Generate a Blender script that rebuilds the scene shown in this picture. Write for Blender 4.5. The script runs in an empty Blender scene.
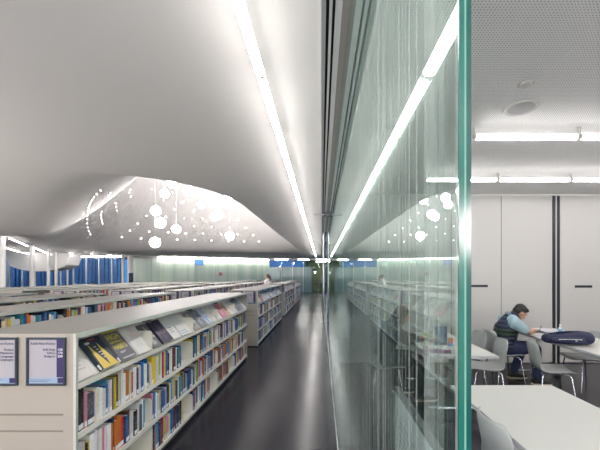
import bpy, bmesh, math, random
from mathutils import Vector, Matrix, noise
R = random.Random(11)
scene = bpy.context.scene
COL = scene.collection
PI = math.pi
F, CX, CY, EYE = 345.0, 321.5, 275.0, 1.65       # focal length and vanishing point of the photograph, eye height
CEIL = 3.17

# ------------------------------------------------------------------ materials
MATS = {}
def mat(name, color=(.8, .8, .8), rough=.5, metal=0.0, emit=None, strength=0.0, spec=.5, coat=0.0):
    m = bpy.data.materials.new(name); m.use_nodes = True
    b = m.node_tree.nodes['Principled BSDF']
    b.inputs['Base Color'].default_value = (*color, 1)
    b.inputs['Roughness'].default_value = rough
    b.inputs['Metallic'].default_value = metal
    b.inputs['Specular IOR Level'].default_value = spec
    b.inputs['Coat Weight'].default_value = coat
    if emit:
        b.inputs['Emission Color'].default_value = (*emit, 1)
        b.inputs['Emission Strength'].default_value = strength
    MATS[name] = m
    return m
def nodes(m):
    return m.node_tree.nodes, m.node_tree.links, m.node_tree.nodes['Principled BSDF']
def N(nt, kind, **kw):
    n = nt.new(kind)
    for k, v in kw.items():
        setattr(n, k, v)
    return n
def math_node(m, op, a, b=None, c=None):
    n = m.node_tree.nodes.new('ShaderNodeMath'); n.operation = op
    for i, v in enumerate((a, b, c)):
        if v is None: continue
        if isinstance(v, (int, float)): n.inputs[i].default_value = v
        else: m.node_tree.links.new(v, n.inputs[i])
    return n.outputs[0]
def mixcol(m, fac, a, b):
    n = m.node_tree.nodes.new('ShaderNodeMix'); n.data_type = 'RGBA'
    for s, v in ((n.inputs[0], fac), (n.inputs[6], a), (n.inputs[7], b)):
        if isinstance(v, (int, float)): s.default_value = v
        elif isinstance(v, tuple): s.default_value = (*v, 1)
        else: m.node_tree.links.new(v, s)
    return n.outputs[2]
def coord(m, kind='Object'):
    t = m.node_tree.nodes.new('ShaderNodeTexCoord')
    s = m.node_tree.nodes.new('ShaderNodeSeparateXYZ')
    m.node_tree.links.new(t.outputs[kind], s.inputs[0])
    return t.outputs[kind], s.outputs
def noisy(m, scale, amount, base, detail=3, bump=0.0, rough=None):
    """slight uneven tone of a real surface"""
    nt, lk, b = nodes(m)
    t, _ = coord(m)
    n = nt.new('ShaderNodeTexNoise'); n.inputs['Scale'].default_value = scale; n.inputs['Detail'].default_value = detail
    lk.new(t, n.inputs['Vector'])
    lo = tuple(c * (1 - amount) for c in base); hi = tuple(min(1, c * (1 + amount)) for c in base)
    lk.new(mixcol(m, n.outputs['Fac'], lo, hi), b.inputs['Base Color'])
    if rough:
        r = nt.new('ShaderNodeMapRange'); r.inputs[3].default_value = rough[0]; r.inputs[4].default_value = rough[1]
        lk.new(n.outputs['Fac'], r.inputs[0]); lk.new(r.outputs[0], b.inputs['Roughness'])
    if bump:
        bp = nt.new('ShaderNodeBump'); bp.inputs['Strength'].default_value = bump
        bp.inputs['Distance'].default_value = .01
        lk.new(n.outputs['Fac'], bp.inputs['Height']); lk.new(bp.outputs[0], b.inputs['Normal'])

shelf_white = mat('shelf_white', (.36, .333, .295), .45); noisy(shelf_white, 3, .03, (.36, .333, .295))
shelf_board_lit = mat('shelf_board_lit', (.74, .71, .655), .42)  # same white paint as the end panels, lightened for lamp-lit fronts
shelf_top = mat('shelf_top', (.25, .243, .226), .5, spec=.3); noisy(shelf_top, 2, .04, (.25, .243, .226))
shelf_edge = mat('shelf_edge', (.50, .53, .49), .4)
display_white = mat('display_white', (.86, .82, .78), .45)
plate_white = mat('plate_white', (.80, .77, .70), .4)
groove = mat('groove', (.20, .175, .145), .6)
kick_dark = mat('kick_dark', (.03, .03, .03), .6)
clip_olive = mat('clip_olive', (.40, .36, .16), .5)
frame_navy = mat('frame_navy', (.022, .034, .06), .35)
sign_paper = mat('sign_paper', (.37, .355, .40), .6)
sign_purple = mat('sign_purple', (.03, .014, .11), .5)
sign_blue = mat('sign_blue', (.26, .36, .50), .5)
sign_ink = mat('sign_ink', (.05, .05, .12), .6)
sign_white = mat('sign_white', (.85, .85, .9), .5)
ceil_mat = mat('ceiling_plaster', (.91, .89, .875), .75, spec=.2); noisy(ceil_mat, .6, .015, (.91, .89, .875))
track_alu = mat('track_aluminium', (.62, .62, .63), .45)
track_dark = mat('track_dark', (.008, .008, .012), .7)
steel = mat('brushed_steel', (.62, .62, .62), .28, .9)
chrome = mat('chrome', (.50, .53, .60), .2, 1.0)
tube_light = mat('tube_light', (1, 1, 1), .4, emit=(1, .95, .92), strength=25)
tube_back = mat('tube_dimmed_side', (1, 1, 1), .4, emit=(1, .95, .92), strength=1.25)  # weaker upper half, made up to limit glow on the ceiling
strip_light = mat('strip_light', (1, 1, 1), .4, emit=(1, .97, .90), strength=44)
globe_light = mat('globe_light', (1, 1, 1), .4, emit=(1, .95, .94), strength=42)
added_globe = mat('added_globe_light', (1, 1, 1), .4, emit=(1, .95, .925), strength=44)
pin_light = mat('pin_light', (1, 1, 1), .4, emit=(1, .97, .95), strength=22)
pin_light.cycles.emission_sampling = 'NONE'
socket_grey = mat('socket_grey', (.45, .43, .40), .4)
wire_grey = mat('wire_grey', (.6, .6, .6), .5)
table_white = mat('table_white', (.62, .62, .60), .4)
table_edge = mat('table_edge', (.42, .43, .46), .4)
chair_grey = mat('chair_grey', (.42, .435, .44), .42); 
chair_dark = mat('caster_rubber', (.02, .02, .022), .5)
panel_white = mat('panel_white', (.53, .522, .515), .45)
joint_dark = mat('joint_dark', (.09, .085, .08), .6)
jamb_dark = mat('jamb_dark', (.012, .014, .024), .4)
low_panel = mat('low_panel', (.78, .75, .82), .5)
rail_dark = mat('rail_dark', (.17, .17, .19), .35, .5)
cream = mat('page_cream', (.74, .70, .60), .7)
label_white = mat('label_white', (.80, .82, .86), .55)
mullion_white = mat('mullion_white', (.72, .76, .80), .4)
column_white = mat('column_white', (.80, .80, .79), .5)
black_plastic = mat('black_plastic', (.012, .012, .015), .45)
backpack_navy = mat('backpack_navy', (.012, .02, .10), .6); noisy(backpack_navy, 60, .35, (.008, .012, .055), bump=.4)
backpack_strap = mat('backpack_strap', (.006, .010, .04), .7)
zip_grey = mat('zip_grey', (.5, .5, .52), .3, .6)
skin = mat('skin', (.42, .235, .155), .5)
hair_black = mat('hair_black', (.008, .007, .007), .45)
tee_blue = mat('tee_blue', (.30, .43, .49), .8)
jeans = mat('jeans', (.022, .036, .095), .8); noisy(jeans, 40, .25, (.022, .036, .095))
shoe_dark = mat('shoe_dark', (.018, .018, .022), .6)
shoe_sole = mat('shoe_sole', (.42, .36, .28), .6)
coat_black = mat('coat_black', (.014, .013, .018), .75)
sweater_white = mat('sweater_white', (.62, .58, .58), .8)
collar_grey = mat('collar_grey', (.30, .33, .40), .8)

# navy puffer vest with a dark green band, quilted
vest = mat('vest_puffer', (.012, .018, .05), .55)
def _vest():
    nt, lk, b = nodes(vest); t, s = coord(vest)
    band = math_node(vest, 'MULTIPLY', math_node(vest, 'GREATER_THAN', s[2], .74), math_node(vest, 'LESS_THAN', s[2], .845))
    lk.new(mixcol(vest, band, (.012, .018, .052), (.016, .034, .028)), b.inputs['Base Color'])
    w = math_node(vest, 'ABSOLUTE', math_node(vest, 'SINE', math_node(vest, 'MULTIPLY', s[2], 52.0)))
    bp = nt.new('ShaderNodeBump'); bp.inputs['Strength'].default_value = .7; bp.inputs['Distance'].default_value = .02
    lk.new(w, bp.inputs['Height']); lk.new(bp.outputs[0], b.inputs['Normal'])
_vest()

# polished concrete floor with saw-cut joints
floor_mat = mat('polished_concrete', (.06, .058, .066), .22, spec=.22)
def _floor():
    nt, lk, b = nodes(floor_mat); t, s = coord(floor_mat)
    n1 = nt.new('ShaderNodeTexNoise'); n1.inputs['Scale'].default_value = .9; n1.inputs['Detail'].default_value = 6; lk.new(t, n1.inputs['Vector'])
    n2 = nt.new('ShaderNodeTexNoise'); n2.inputs['Scale'].default_value = 90; n2.inputs['Detail'].default_value = 2; lk.new(t, n2.inputs['Vector'])
    c = mixcol(floor_mat, n1.outputs['Fac'], (.014, .0135, .021), (.032, .031, .043))
    sp = math_node(floor_mat, 'GREATER_THAN', n2.outputs['Fac'], .66)
    c = mixcol(floor_mat, math_node(floor_mat, 'MULTIPLY', sp, .35), c, (.14, .135, .145))
    jy = math_node(floor_mat, 'LESS_THAN', math_node(floor_mat, 'ABSOLUTE', math_node(floor_mat, 'SUBTRACT', math_node(floor_mat, 'MODULO', math_node(floor_mat, 'ADD', s[1], 20.35), 3.6), 1.8)), .006)
    c = mixcol(floor_mat, math_node(floor_mat, 'MULTIPLY', jy, .7), c, (.02, .02, .022))
    lk.new(c, b.inputs['Base Color'])
    r = nt.new('ShaderNodeMapRange'); r.inputs[3].default_value = .15; r.inputs[4].default_value = .30
    lk.new(n1.outputs['Fac'], r.inputs[0]); lk.new(r.outputs[0], b.inputs['Roughness'])
    bp = nt.new('ShaderNodeBump'); bp.inputs['Strength'].default_value = .05; bp.inputs['Distance'].default_value = .01
    lk.new(n1.outputs['Fac'], bp.inputs['Height']); lk.new(bp.outputs[0], b.inputs['Normal'])
_floor()

# perforated study ceiling: dots on a staggered grid, board joints
perf = mat('perforated_board', (.62, .62, .62), .7, spec=.2)
def _perf():
    nt, lk, b = nodes(perf); t, s = coord(perf); M = lambda op, a, bb=None: math_node(perf, op, a, bb)
    P = .0205
    u = M('DIVIDE', s[0], P); v = M('DIVIDE', s[1], P)
    def dots(du, dv):
        a = M('SUBTRACT', M('FRACT', M('ADD', u, du)), .5); c = M('SUBTRACT', M('FRACT', M('ADD', v, dv)), .5)
        return M('LESS_THAN', M('ADD', M('MULTIPLY', a, a), M('MULTIPLY', c, c)), .034)
    d = dots(100.0, 100.0)
    j = M('LESS_THAN', M('ABSOLUTE', M('SUBTRACT', M('MODULO', M('ADD', s[0], 10.6 - 1.69), 2.4), 1.0)), .004)
    c = mixcol(perf, d, (.90, .90, .90), (.20, .20, .205))
    c = mixcol(perf, M('MULTIPLY', j, .5), c, (.80, .80, .80))
    lk.new(c, b.inputs['Base Color'])
_perf()

# striped partition glass: reflection rises towards grazing angles, film lines run vertically
def glass_material(name, tint, stripe_col, dens, base_alpha, scale=11.0):
    m = bpy.data.materials.new(name); m.use_nodes = True; MATS[name] = m
    nt, lk = m.node_tree.nodes, m.node_tree.links
    nt.remove(nt['Principled BSDF']); out = nt['Material Output']
    M = lambda op, a, b=None: math_node(m, op, a, b)
    g = nt.new('ShaderNodeNewGeometry')
    dp = nt.new('ShaderNodeVectorMath'); dp.operation = 'DOT_PRODUCT'
    lk.new(g.outputs['Normal'], dp.inputs[0]); lk.new(g.outputs['Incoming'], dp.inputs[1])
    c = M('ABSOLUTE', dp.outputs['Value'])
    r1 = M('ADD', .04, M('MULTIPLY', .96, M('POWER', M('SUBTRACT', 1.0, c), 5.0)))
    r = M('DIVIDE', r1, M('ADD', 1.0, r1))        # one face's share of a two-face pane
    t, s = coord(m)
    def line(sc, off, lo, hi):
        n = nt.new('ShaderNodeTexNoise'); n.noise_dimensions = '1D'; n.inputs['Detail'].default_value = 2
        n.inputs['Scale'].default_value = 1.0
        lk.new(M('MULTIPLY', M('ADD', s[1], off), sc), n.inputs['W'])
        mr = nt.new('ShaderNodeMapRange'); mr.inputs[1].default_value = lo; mr.inputs[2].default_value = hi
        lk.new(n.outputs['Fac'], mr.inputs[0]); return mr.outputs[0]
    a = M('MAXIMUM', M('MULTIPLY', line(scale, 40, .622, .63), .7), M('MULTIPLY', line(scale * 3.3, 71, .622, .632), 1.0))
    a = M('ADD', base_alpha, M('MULTIPLY', a, dens))
    tr = nt.new('ShaderNodeBsdfTransparent'); tr.inputs[0].default_value = (*tint, 1)
    df = nt.new('ShaderNodeBsdfDiffuse'); df.inputs[0].default_value = (*stripe_col, 1)
    tl = nt.new('ShaderNodeBsdfTranslucent'); tl.inputs[0].default_value = (*stripe_col, 1)
    film = nt.new('ShaderNodeMixShader'); film.inputs[0].default_value = .5
    lk.new(df.outputs[0], film.inputs[1]); lk.new(tl.outputs[0], film.inputs[2])
    mx = nt.new('ShaderNodeMixShader'); lk.new(a, mx.inputs[0]); lk.new(tr.outputs[0], mx.inputs[1]); lk.new(film.outputs[0], mx.inputs[2])
    gl = nt.new('ShaderNodeBsdfGlossy'); gl.inputs['Roughness'].default_value = .0; gl.inputs[0].default_value = (.86, .965, .94, 1)
    m2 = nt.new('ShaderNodeMixShader'); lk.new(r1, m2.inputs[0]); lk.new(mx.outputs[0], m2.inputs[1]); lk.new(gl.outputs[0], m2.inputs[2])
    lk.new(m2.outputs[0], out.inputs['Surface'])
    return m
striped_glass = glass_material('striped_glass', (.84, .905, .885), (.64, .75, .72), .38, .0)
clear_glass = glass_material('clear_glass', (.94, .97, .96), (.7, .75, .75), .0, .01)
window_glass = glass_material('window_glass', (.93, .96, 1.0), (.10, .22, .42), .5, .03, scale=4.0)
edge_teal = mat('glass_edge_teal', (.014, .12, .098), .15)
edge_pale = mat('glass_edge_pale', (.16, .36, .30), .15)
edge_deep = mat('glass_edge_deep', (.008, .075, .070), .15)

# pale green frosted glass wall: vertical bands
def frosted(name, c1, c2, rough, metal=0):
    m = mat(name, c1, rough)
    nt, lk, b = nodes(m); t, s = coord(m)
    n = nt.new('ShaderNodeTexNoise'); n.noise_dimensions = '1D'; n.inputs['Scale'].default_value = 1.6; n.inputs['Detail'].default_value = 5
    lk.new(s[0], n.inputs['W'])
    mr = nt.new('ShaderNodeMapRange'); mr.inputs[1].default_value = .35; mr.inputs[2].default_value = .65; lk.new(n.outputs['Fac'], mr.inputs[0])
    lk.new(mixcol(m, mr.outputs[0], c1, c2), b.inputs['Base Color'])
    return m
green_glass = frosted('green_frosted_glass', (.56, .70, .60), (.74, .84, .74), .12)
teal_glass = frosted('teal_frosted_glass', (.16, .27, .28), (.24, .37, .37), .12)
lime_wall = mat('lime_wall', (.12, .20, .02), .6)
screen_blue = mat('screen_blue', (.02, .05, .2), .3, emit=(.12, .33, .85), strength=.9)
red_paint = mat('red_paint', (.5, .06, .06), .5)
pleat_blue = mat('pleated_screen', (.42, .54, .66), .6)
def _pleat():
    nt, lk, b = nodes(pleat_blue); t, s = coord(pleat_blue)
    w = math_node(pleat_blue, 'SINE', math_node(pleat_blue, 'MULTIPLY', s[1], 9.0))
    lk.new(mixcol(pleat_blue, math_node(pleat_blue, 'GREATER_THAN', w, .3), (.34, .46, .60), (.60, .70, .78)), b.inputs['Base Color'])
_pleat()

# book cloth: each book carries its own colour, with a printed title block on the spine
book_cover = mat('book_cover', (.5, .5, .5), .45)
def _book():
    m = book_cover; nt, lk, b = nodes(m); t, s = coord(m); M = lambda op, a, bb=None: math_node(m, op, a, bb)
    oi = nt.new('ShaderNodeObjectInfo')
    n = nt.new('ShaderNodeTexNoise'); n.inputs['Scale'].default_value = 1; n.inputs['Detail'].default_value = 2
    cb = nt.new('ShaderNodeCombineXYZ')
    lk.new(M('MULTIPLY', s[1], 120.0), cb.inputs[0]); lk.new(M('MULTIPLY', s[2], 190.0), cb.inputs[1]); lk.new(M('MULTIPLY', oi.outputs['Random'], 70.0), cb.inputs[2])
    lk.new(cb.outputs[0], n.inputs['Vector'])
    lo = M('ADD', .05, M('MULTIPLY', oi.outputs['Random'], .05)); hi = M('ADD', .15, M('MULTIPLY', oi.outputs['Random'], .07))
    mask = M('MULTIPLY', M('GREATER_THAN', s[2], lo), M('LESS_THAN', s[2], hi))
    ink = M('MULTIPLY', mask, M('GREATER_THAN', n.outputs['Fac'], .60))
    sep = nt.new('ShaderNodeSeparateColor'); lk.new(oi.outputs['Color'], sep.inputs[0])
    lum = M('ADD', M('MULTIPLY', sep.outputs[0], .3), M('ADD', M('MULTIPLY', sep.outputs[1], .6), M('MULTIPLY', sep.outputs[2], .1)))
    inkc = mixcol(m, M('GREATER_THAN', lum, .25), (.80, .78, .70), (.06, .06, .10))
    lk.new(mixcol(m, M('MULTIPLY', ink, .32), oi.outputs['Color'], inkc), b.inputs['Base Color'])
_book()
def attr_mat(name):
    m = mat(name, (.5, .5, .5), .5); nt, lk, b = nodes(m)
    a = nt.new('ShaderNodeAttribute'); a.attribute_name = 'tone'
    lk.new(a.outputs['Color'], b.inputs['Base Color']); return m
book_mass = attr_mat('book_mass')
_cm = {}
def cmat(col, rough=.45):
    k = tuple(round(c, 3) for c in col)
    if k not in _cm: _cm[k] = mat('print_%d' % len(_cm), k, rough)
    return _cm[k]

# ------------------------------------------------------------------ mesh builder
class MB:
    def __init__(self):
        self.v, self.f, self.m = [], [], []
    def add(self, vs, fs, mi=0):
        o = len(self.v); self.v += [tuple(p) for p in vs]
        for f in fs:
            self.f.append(tuple(i + o for i in f)); self.m.append(mi)
        return self
    def box(self, x0, y0, z0, x1, y1, z1, mi=0):
        vs = [(x, y, z) for x in (x0, x1) for y in (y0, y1) for z in (z0, z1)]
        return self.add(vs, [(0, 1, 3, 2), (4, 6, 7, 5), (0, 4, 5, 1), (2, 3, 7, 6), (0, 2, 6, 4), (1, 5, 7, 3)], mi)
    def tube(self, pts, r, seg=10, mi=0, cap=True):
        pts = [Vector(p) for p in pts]; rs = r if isinstance(r, (list, tuple)) else [r] * len(pts)
        vs, fs = [], []
        ref = None
        for i, p in enumerate(pts):
            t = (pts[min(i + 1, len(pts) - 1)] - pts[max(i - 1, 0)]).normalized()
            if ref is None:
                ref = Vector((0, 0, 1)) if abs(t.z) < .9 else Vector((1, 0, 0))
            a = (ref - t * ref.dot(t)).normalized(); b = t.cross(a); ref = a
            for k in range(seg):
                an = 2 * PI * k / seg
                vs.append(p + (a * math.cos(an) + b * math.sin(an)) * rs[i])
        for i in range(len(pts) - 1):
            for k in range(seg):
                k2 = (k + 1) % seg
                fs.append((i * seg + k, i * seg + k2, (i + 1) * seg + k2, (i + 1) * seg + k))
        if cap:
            fs.append(tuple(range(seg))[::-1]); fs.append(tuple((len(pts) - 1) * seg + k for k in range(seg)))
        return self.add(vs, fs, mi)
    def lathe(self, prof, c=(0, 0, 0), seg=24, mi=0):
        vs, fs = [], []; n = len(prof)
        for k in range(seg):
            a = 2 * PI * k / seg
            for r, z in prof:
                vs.append((c[0] + r * math.cos(a), c[1] + r * math.sin(a), c[2] + z))
        for k in range(seg):
            for i in range(n - 1):
                k2 = (k + 1) % seg
                fs.append((k * n + i, k2 * n + i, k2 * n + i + 1, k * n + i + 1))
        return self.add(vs, fs, mi)
    def ball(self, c, r, seg=20, rings=12, mi=0, rot=None):
        r = r if isinstance(r, (tuple, list)) else (r, r, r)
        vs, fs = [], []
        for i in range(rings + 1):
            th = PI * i / rings
            for k in range(seg):
                a = 2 * PI * k / seg
                p = Vector((r[0] * math.sin(th) * math.cos(a), r[1] * math.sin(th) * math.sin(a), r[2] * math.cos(th)))
                if rot: p = rot @ p
                vs.append(p + Vector(c))
        for i in range(rings):
            for k in range(seg):
                k2 = (k + 1) % seg
                fs.append((i * seg + k, (i + 1) * seg + k, (i + 1) * seg + k2, i * seg + k2))
        return self.add(vs, fs, mi)
    def prism(self, poly, o, u, v, w, mi=0):
        """polygon in the plane (u, v) at o, pushed along vector w"""
        o, u, v, w = Vector(o), Vector(u), Vector(v), Vector(w)
        n = len(poly); vs = [o + u * a + v * b for a, b in poly]; vs += [p + w for p in vs]
        fs = [tuple(range(n))[::-1], tuple(range(n, 2 * n))]
        fs += [(i, (i + 1) % n, n + (i + 1) % n, n + i) for i in range(n)]
        return self.add(vs, fs, mi)
    def loft(self, pts, rad, side=(0, 1, 0), seg=14, mi=0):
        """closed organic limb: elliptical rings along points"""
        pts = [Vector(p) for p in pts]; side = Vector(side)
        rings = []
        for i, p in enumerate(pts):
            t = (pts[min(i + 1, len(pts) - 1)] - pts[max(i - 1, 0)]).normalized()
            a = side - t * side.dot(t)
            if a.length < .05: a = Vector((1, 0, 0)) - t * t.x
            a.normalize(); b = t.cross(a)
            ra, rb = rad[i] if isinstance(rad[i], (tuple, list)) else (rad[i], rad[i])
            rings.append((p, t, a, b, ra, rb))
        full = []
        p, t, a, b, ra, rb = rings[0]; e = min(ra, rb)
        for q in (.25, .6, .88): full.append((p - t * e * math.cos(q * PI / 2) * 1.0, a, b, ra * math.sin(q * PI / 2), rb * math.sin(q * PI / 2)))
        for p, t, a, b, ra, rb in rings: full.append((p, a, b, ra, rb))
        p, t, a, b, ra, rb = rings[-1]; e = min(ra, rb)
        for q in (.88, .6, .25): full.append((p + t * e * math.cos(q * PI / 2) * 1.0, a, b, ra * math.sin(q * PI / 2), rb * math.sin(q * PI / 2)))
        vs = [c + a * ra * math.cos(2 * PI * k / seg) + b * rb * math.sin(2 * PI * k / seg) for c, a, b, ra, rb in full for k in range(seg)]
        fs = [(i * seg + k, i * seg + (k + 1) % seg, (i + 1) * seg + (k + 1) % seg, (i + 1) * seg + k) for i in range(len(full) - 1) for k in range(seg)]
        fs.append(tuple(range(seg))[::-1]); fs.append(tuple((len(full) - 1) * seg + k for k in range(seg)))
        return self.add(vs, fs, mi)
    def text(self, txt, o, u, v, size, align='LEFT', mi=0, depth=.0006, squeeze=1.0):
        o, u, v = Vector(o), Vector(u), Vector(v); w = u.cross(v)
        cu = bpy.data.curves.new('lettering', 'FONT'); cu.body = txt; cu.size = size; cu.align_x = align
        cu.extrude = depth; cu.resolution_u = 2
        ob = bpy.data.objects.new('lettering', cu); COL.objects.link(ob)
        dg = bpy.context.evaluated_depsgraph_get()
        me = bpy.data.meshes.new_from_object(ob.evaluated_get(dg))
        self.add([o + u * p.co.x * squeeze + v * p.co.y + w * p.co.z for p in me.vertices], [tuple(p.vertices) for p in me.polygons], mi)
        bpy.data.objects.remove(ob); bpy.data.curves.remove(cu); bpy.data.meshes.remove(me)
        return self
    def mesh(self, name, mats, smooth=False):
        me = bpy.data.meshes.new(name); me.from_pydata(self.v, [], self.f)
        mats = mats if isinstance(mats, (list, tuple)) else [mats]
        for m in mats: me.materials.append(m)
        me.polygons.foreach_set('material_index', self.m)
        if smooth: me.polygons.foreach_set('use_smooth', [True] * len(me.polygons))
        bm = bmesh.new(); bm.from_mesh(me); bmesh.ops.recalc_face_normals(bm, faces=bm.faces); bm.to_mesh(me); bm.free()
        me.update(); return me
    def build(self, name, mats, parent=None, loc=None, rot=None, smooth=False, bevel=0.0, seg=2, auto=False):
        ob = bpy.data.objects.new(name, self.mesh(name, mats, smooth or auto)); COL.objects.link(ob)
        if parent: ob.parent = parent
        if loc: ob.location = loc
        if rot: ob.rotation_euler = rot
        if auto:
            ob.data.set_sharp_from_angle(angle=math.radians(40))
        if bevel:
            md = ob.modifiers.new('bevel', 'BEVEL'); md.width = bevel; md.segments = seg; md.limit_method = 'ANGLE'
        return ob
def tag(o, label=None, cat=None, group=None, kind=None):
    if label: o['label'] = label
    if cat: o['category'] = cat
    if group: o['group'] = group
    if kind: o['kind'] = kind
    return o
def thing(name, label, cat, loc=(0, 0, 0), rz=0.0, group=None):
    o = bpy.data.objects.new(name, None); COL.objects.link(o)
    o.location = loc; o.rotation_euler = (0, 0, rz); o.empty_display_size = .1
    return tag(o, label, cat, group)
def struct(name, mb, mats, parent=None, **kw):
    o = mb.build(name, mats, parent, **kw)
    if not parent: o['kind'] = 'structure'
    return o
def struct_empty(name, loc=(0, 0, 0), rz=0):
    o = bpy.data.objects.new(name, None); COL.objects.link(o); o.location = loc; o.rotation_euler = (0, 0, rz)
    o['kind'] = 'structure'; return o
def copy_tree(o, parent=None):
    c = o.copy(); COL.objects.link(c)
    if parent: c.parent = parent
    for ch in list(o.children): copy_tree(ch, c)
    return c
ORD = 'first second third fourth fifth sixth seventh eighth ninth tenth eleventh twelfth thirteenth fourteenth fifteenth sixteenth seventeenth eighteenth nineteenth twentieth'.split()
TENS = {20: 'twenty', 30: 'thirty', 40: 'forty', 50: 'fifty'}
def ordinal(n):
    if n <= 20: return ORD[n - 1]
    t = n // 10 * 10
    return (TENS[t][:-1] + 'ieth') if n == t else TENS[t] + '-' + ORD[n - t - 1]
def at(px, py, d):
    """place in the room seen at a pixel at depth d"""
    return Vector(((px - CX) * d / F, d, EYE - (py - CY) * d / F))

# ------------------------------------------------------------------ ceiling with its vault
def smin(a, b, k):
    h = max(k - abs(a - b), 0) / k
    return min(a, b) - h * h * k * .25
def vault_in(x, y):
    return smin(y - 5.0, (-1.72 + .022 * (y - 7)) - x, 2.6)
def sstep(a, b, x):
    t = min(1, max(0, (x - a) / (b - a))); return t * t * (3 - 2 * t)
def ceil_z(x, y):
    d = vault_in(x, y)
    z = CEIL
    if d > 0:
        dl = (x + 2.95) * .742 + (y - 5.3) * .670
        a = 1 - math.exp(-d / .75)
        z += 5.8 * a * sstep(-1.0, 6.6, dl) * sstep(23.4, 17.0, y)
    # the soft bulge that hangs a little lower on the left
    z -= .22 * math.exp(-(((x + 9.6) / 2.4) ** 2 + ((y - 10.6) / 3.2) ** 2))
    return z
def hit_ceiling(px, py):
    d = 3.0
    while d < 40:
        p = at(px, py, d)
        if p.z >= ceil_z(p.x, p.y): break
        d += .02
    return p
def lines(spans):
    out = []
    for a, b, s in spans:
        n = max(1, round((b - a) / s)); out += [a + (b - a) * i / n for i in range(n)]
    return out + [spans[-1][1]]
xs = lines([(-26, -10, .5), (-10, -5.5, .15), (-5.5, -1.2, .05), (-1.2, -.004, .3)])
ys = lines([(-4, 4.5, .6), (4.5, 8.5, .05), (8.5, 24, .16), (24, 34, 1.0)])
cm = MB(); vs = []
for y in ys:
    for x in xs:
        px_, py_ = x, y
        d = vault_in(x, y)
        if -5.5 < x < -1.2 and 4.5 < y < 24 and abs(d) < .026 and x > -3.9:     # the crease follows the vault's rim
            e = .01
            gx = (vault_in(x + e, y) - d) / e; gy = (vault_in(x, y + e) - d) / e; g2 = max(1e-6, gx * gx + gy * gy)
            px_ -= d * gx / g2; py_ -= d * gy / g2
        vs.append((px_, py_, ceil_z(px_, py_)))
W = len(xs)
cm.add(vs, [(j * W + i, j * W + i + 1, (j + 1) * W + i + 1, (j + 1) * W + i) for j in range(len(ys) - 1) for i in range(W - 1)])
struct('ceiling', cm, ceil_mat, smooth=True)
struct('ceiling_study', MB().box(.172, -4, CEIL, 8.5, 6.47, CEIL + .06), perf)

# ------------------------------------------------------------------ floor and outer walls
struct('floor', MB().box(-26, -4, -.1, 8.6, 38, 0), floor_mat)
back = MB().box(-20.5, -4.1, 0, 8.6, -4, CEIL); struct('wall_rear', back, panel_white)
struct('wall_left', MB().box(-20.6, -4, 0, -20.5, 22, CEIL), panel_white)
struct('wall_right', MB().box(8.5, -4, 0, 8.6, 6.6, CEIL), panel_white)
# folded pale screen at the far left
p0, p1 = Vector((-20.5, 22, 0)), Vector((-24.4, 27, 0)); L = (p1 - p0).length
ang = math.atan2((p1 - p0).y, (p1 - p0).x)
scr = MB()
nfold = 22
poly = []
for i in range(nfold + 1): poly.append((L * i / nfold, .12 * (i % 2)))
for i in range(nfold, -1, -1): poly.append((L * i / nfold, .12 * (i % 2) + .03))
scr.prism(poly, (0, 0, 0), (1, 0, 0), (0, 1, 0), (0, 0, CEIL))
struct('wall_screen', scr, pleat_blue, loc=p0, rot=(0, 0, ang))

# study back wall of storage panels
wb = struct_empty('wall_back', (0, 6.47, 0))
struct('backing', MB().box(.172, .03, 0, 8.5, .13, CEIL), panel_white, wb)
struct('head_trim', MB().box(.172, .0, 3.13, 8.5, .04, CEIL), panel_white, wb)
edges = [.18, .56, 1.50, 2.43, 3.366, 4.33, 5.36, 6.4, 7.4, 8.5]
for i in range(len(edges) - 1):
    a, b = edges[i], edges[i + 1]
    if abs(a - 4.33) < .01: a = 4.46
    struct('panel', MB().box(a + .006, -.012, .02, b - .006, .028, 3.125), panel_white, wb, bevel=.003)
for x in edges[1:-1]:
    struct('joint', MB().box(x - .012, -.006, .02, x + .012, .03, 3.125), joint_dark, wb)
for x in (4.345, 4.425):
    struct('jamb', MB().box(x - .024, -.03, 0, x + .024, .03, 3.13), jamb_dark, wb)
struct('jamb_strip', MB().box(4.369, -.02, 0, 4.401, .02, 3.13), panel_white, wb)
for x0, x1, z in ((2.80, 3.11, 1.445), (4.74, 5.06, 1.435), (6.6, 6.92, 1.435)):
    h = struct('pull_handle', MB().box(x0, -.022, z - .022, x1, .0, z + .022), jamb_dark, wb)
    h['label'] = 'dark recessed pull handle'

# glass partition between corridor and study, with its edge towards the doorway
GX0, GX1 = .155, .1685
gw = struct_empty('wall_glass', (GX0, 0, 0))
bounds = [.392, 3.3, 5.85, 8.40, 12.2, 16.0, 20.0, 24.0, 27.8, 32.98]
for i in range(len(bounds) - 1):
    a, b = bounds[i], bounds[i + 1] - .004
    struct('glass_pane', MB().box(0, a, .012, GX1 - GX0, b, CEIL - .01), striped_glass, gw)
t = GX1 - GX0
struct('pane_edge', MB().box(-.0002, .3885, .012, t * .44, .3918, CEIL - .01), edge_teal, gw)
struct('pane_edge', MB().box(t * .44, .3887, .012, t * .60, .3918, CEIL - .01), edge_pale, gw)
struct('pane_edge', MB().box(t * .60, .3885, .012, t + .0002, .3918, CEIL - .01), edge_deep, gw)
struct('floor_channel', MB().box(-.004, .40, .0, t + .004, 32.98, .012), track_alu, gw)
# ceiling track with two dark slots
tr = MB()
segs = [(-.008, .0, 0, .012), (.0, .026, 1, .004), (.026, .045, 2, -.03), (.045, .062, 1, .004), (.062, .080, 2, -.03), (.080, .118, 1, .004), (.118, .1725, 3, .006)]
for x0, x1, mi, dz in segs: tr.box(x0, -4, CEIL - dz, x1, 33, CEIL + .05, mi)
struct('trim_1', tr, [column_white, track_alu, track_dark, mat('track_bronze', (.27, .245, .23), .45)])
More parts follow.
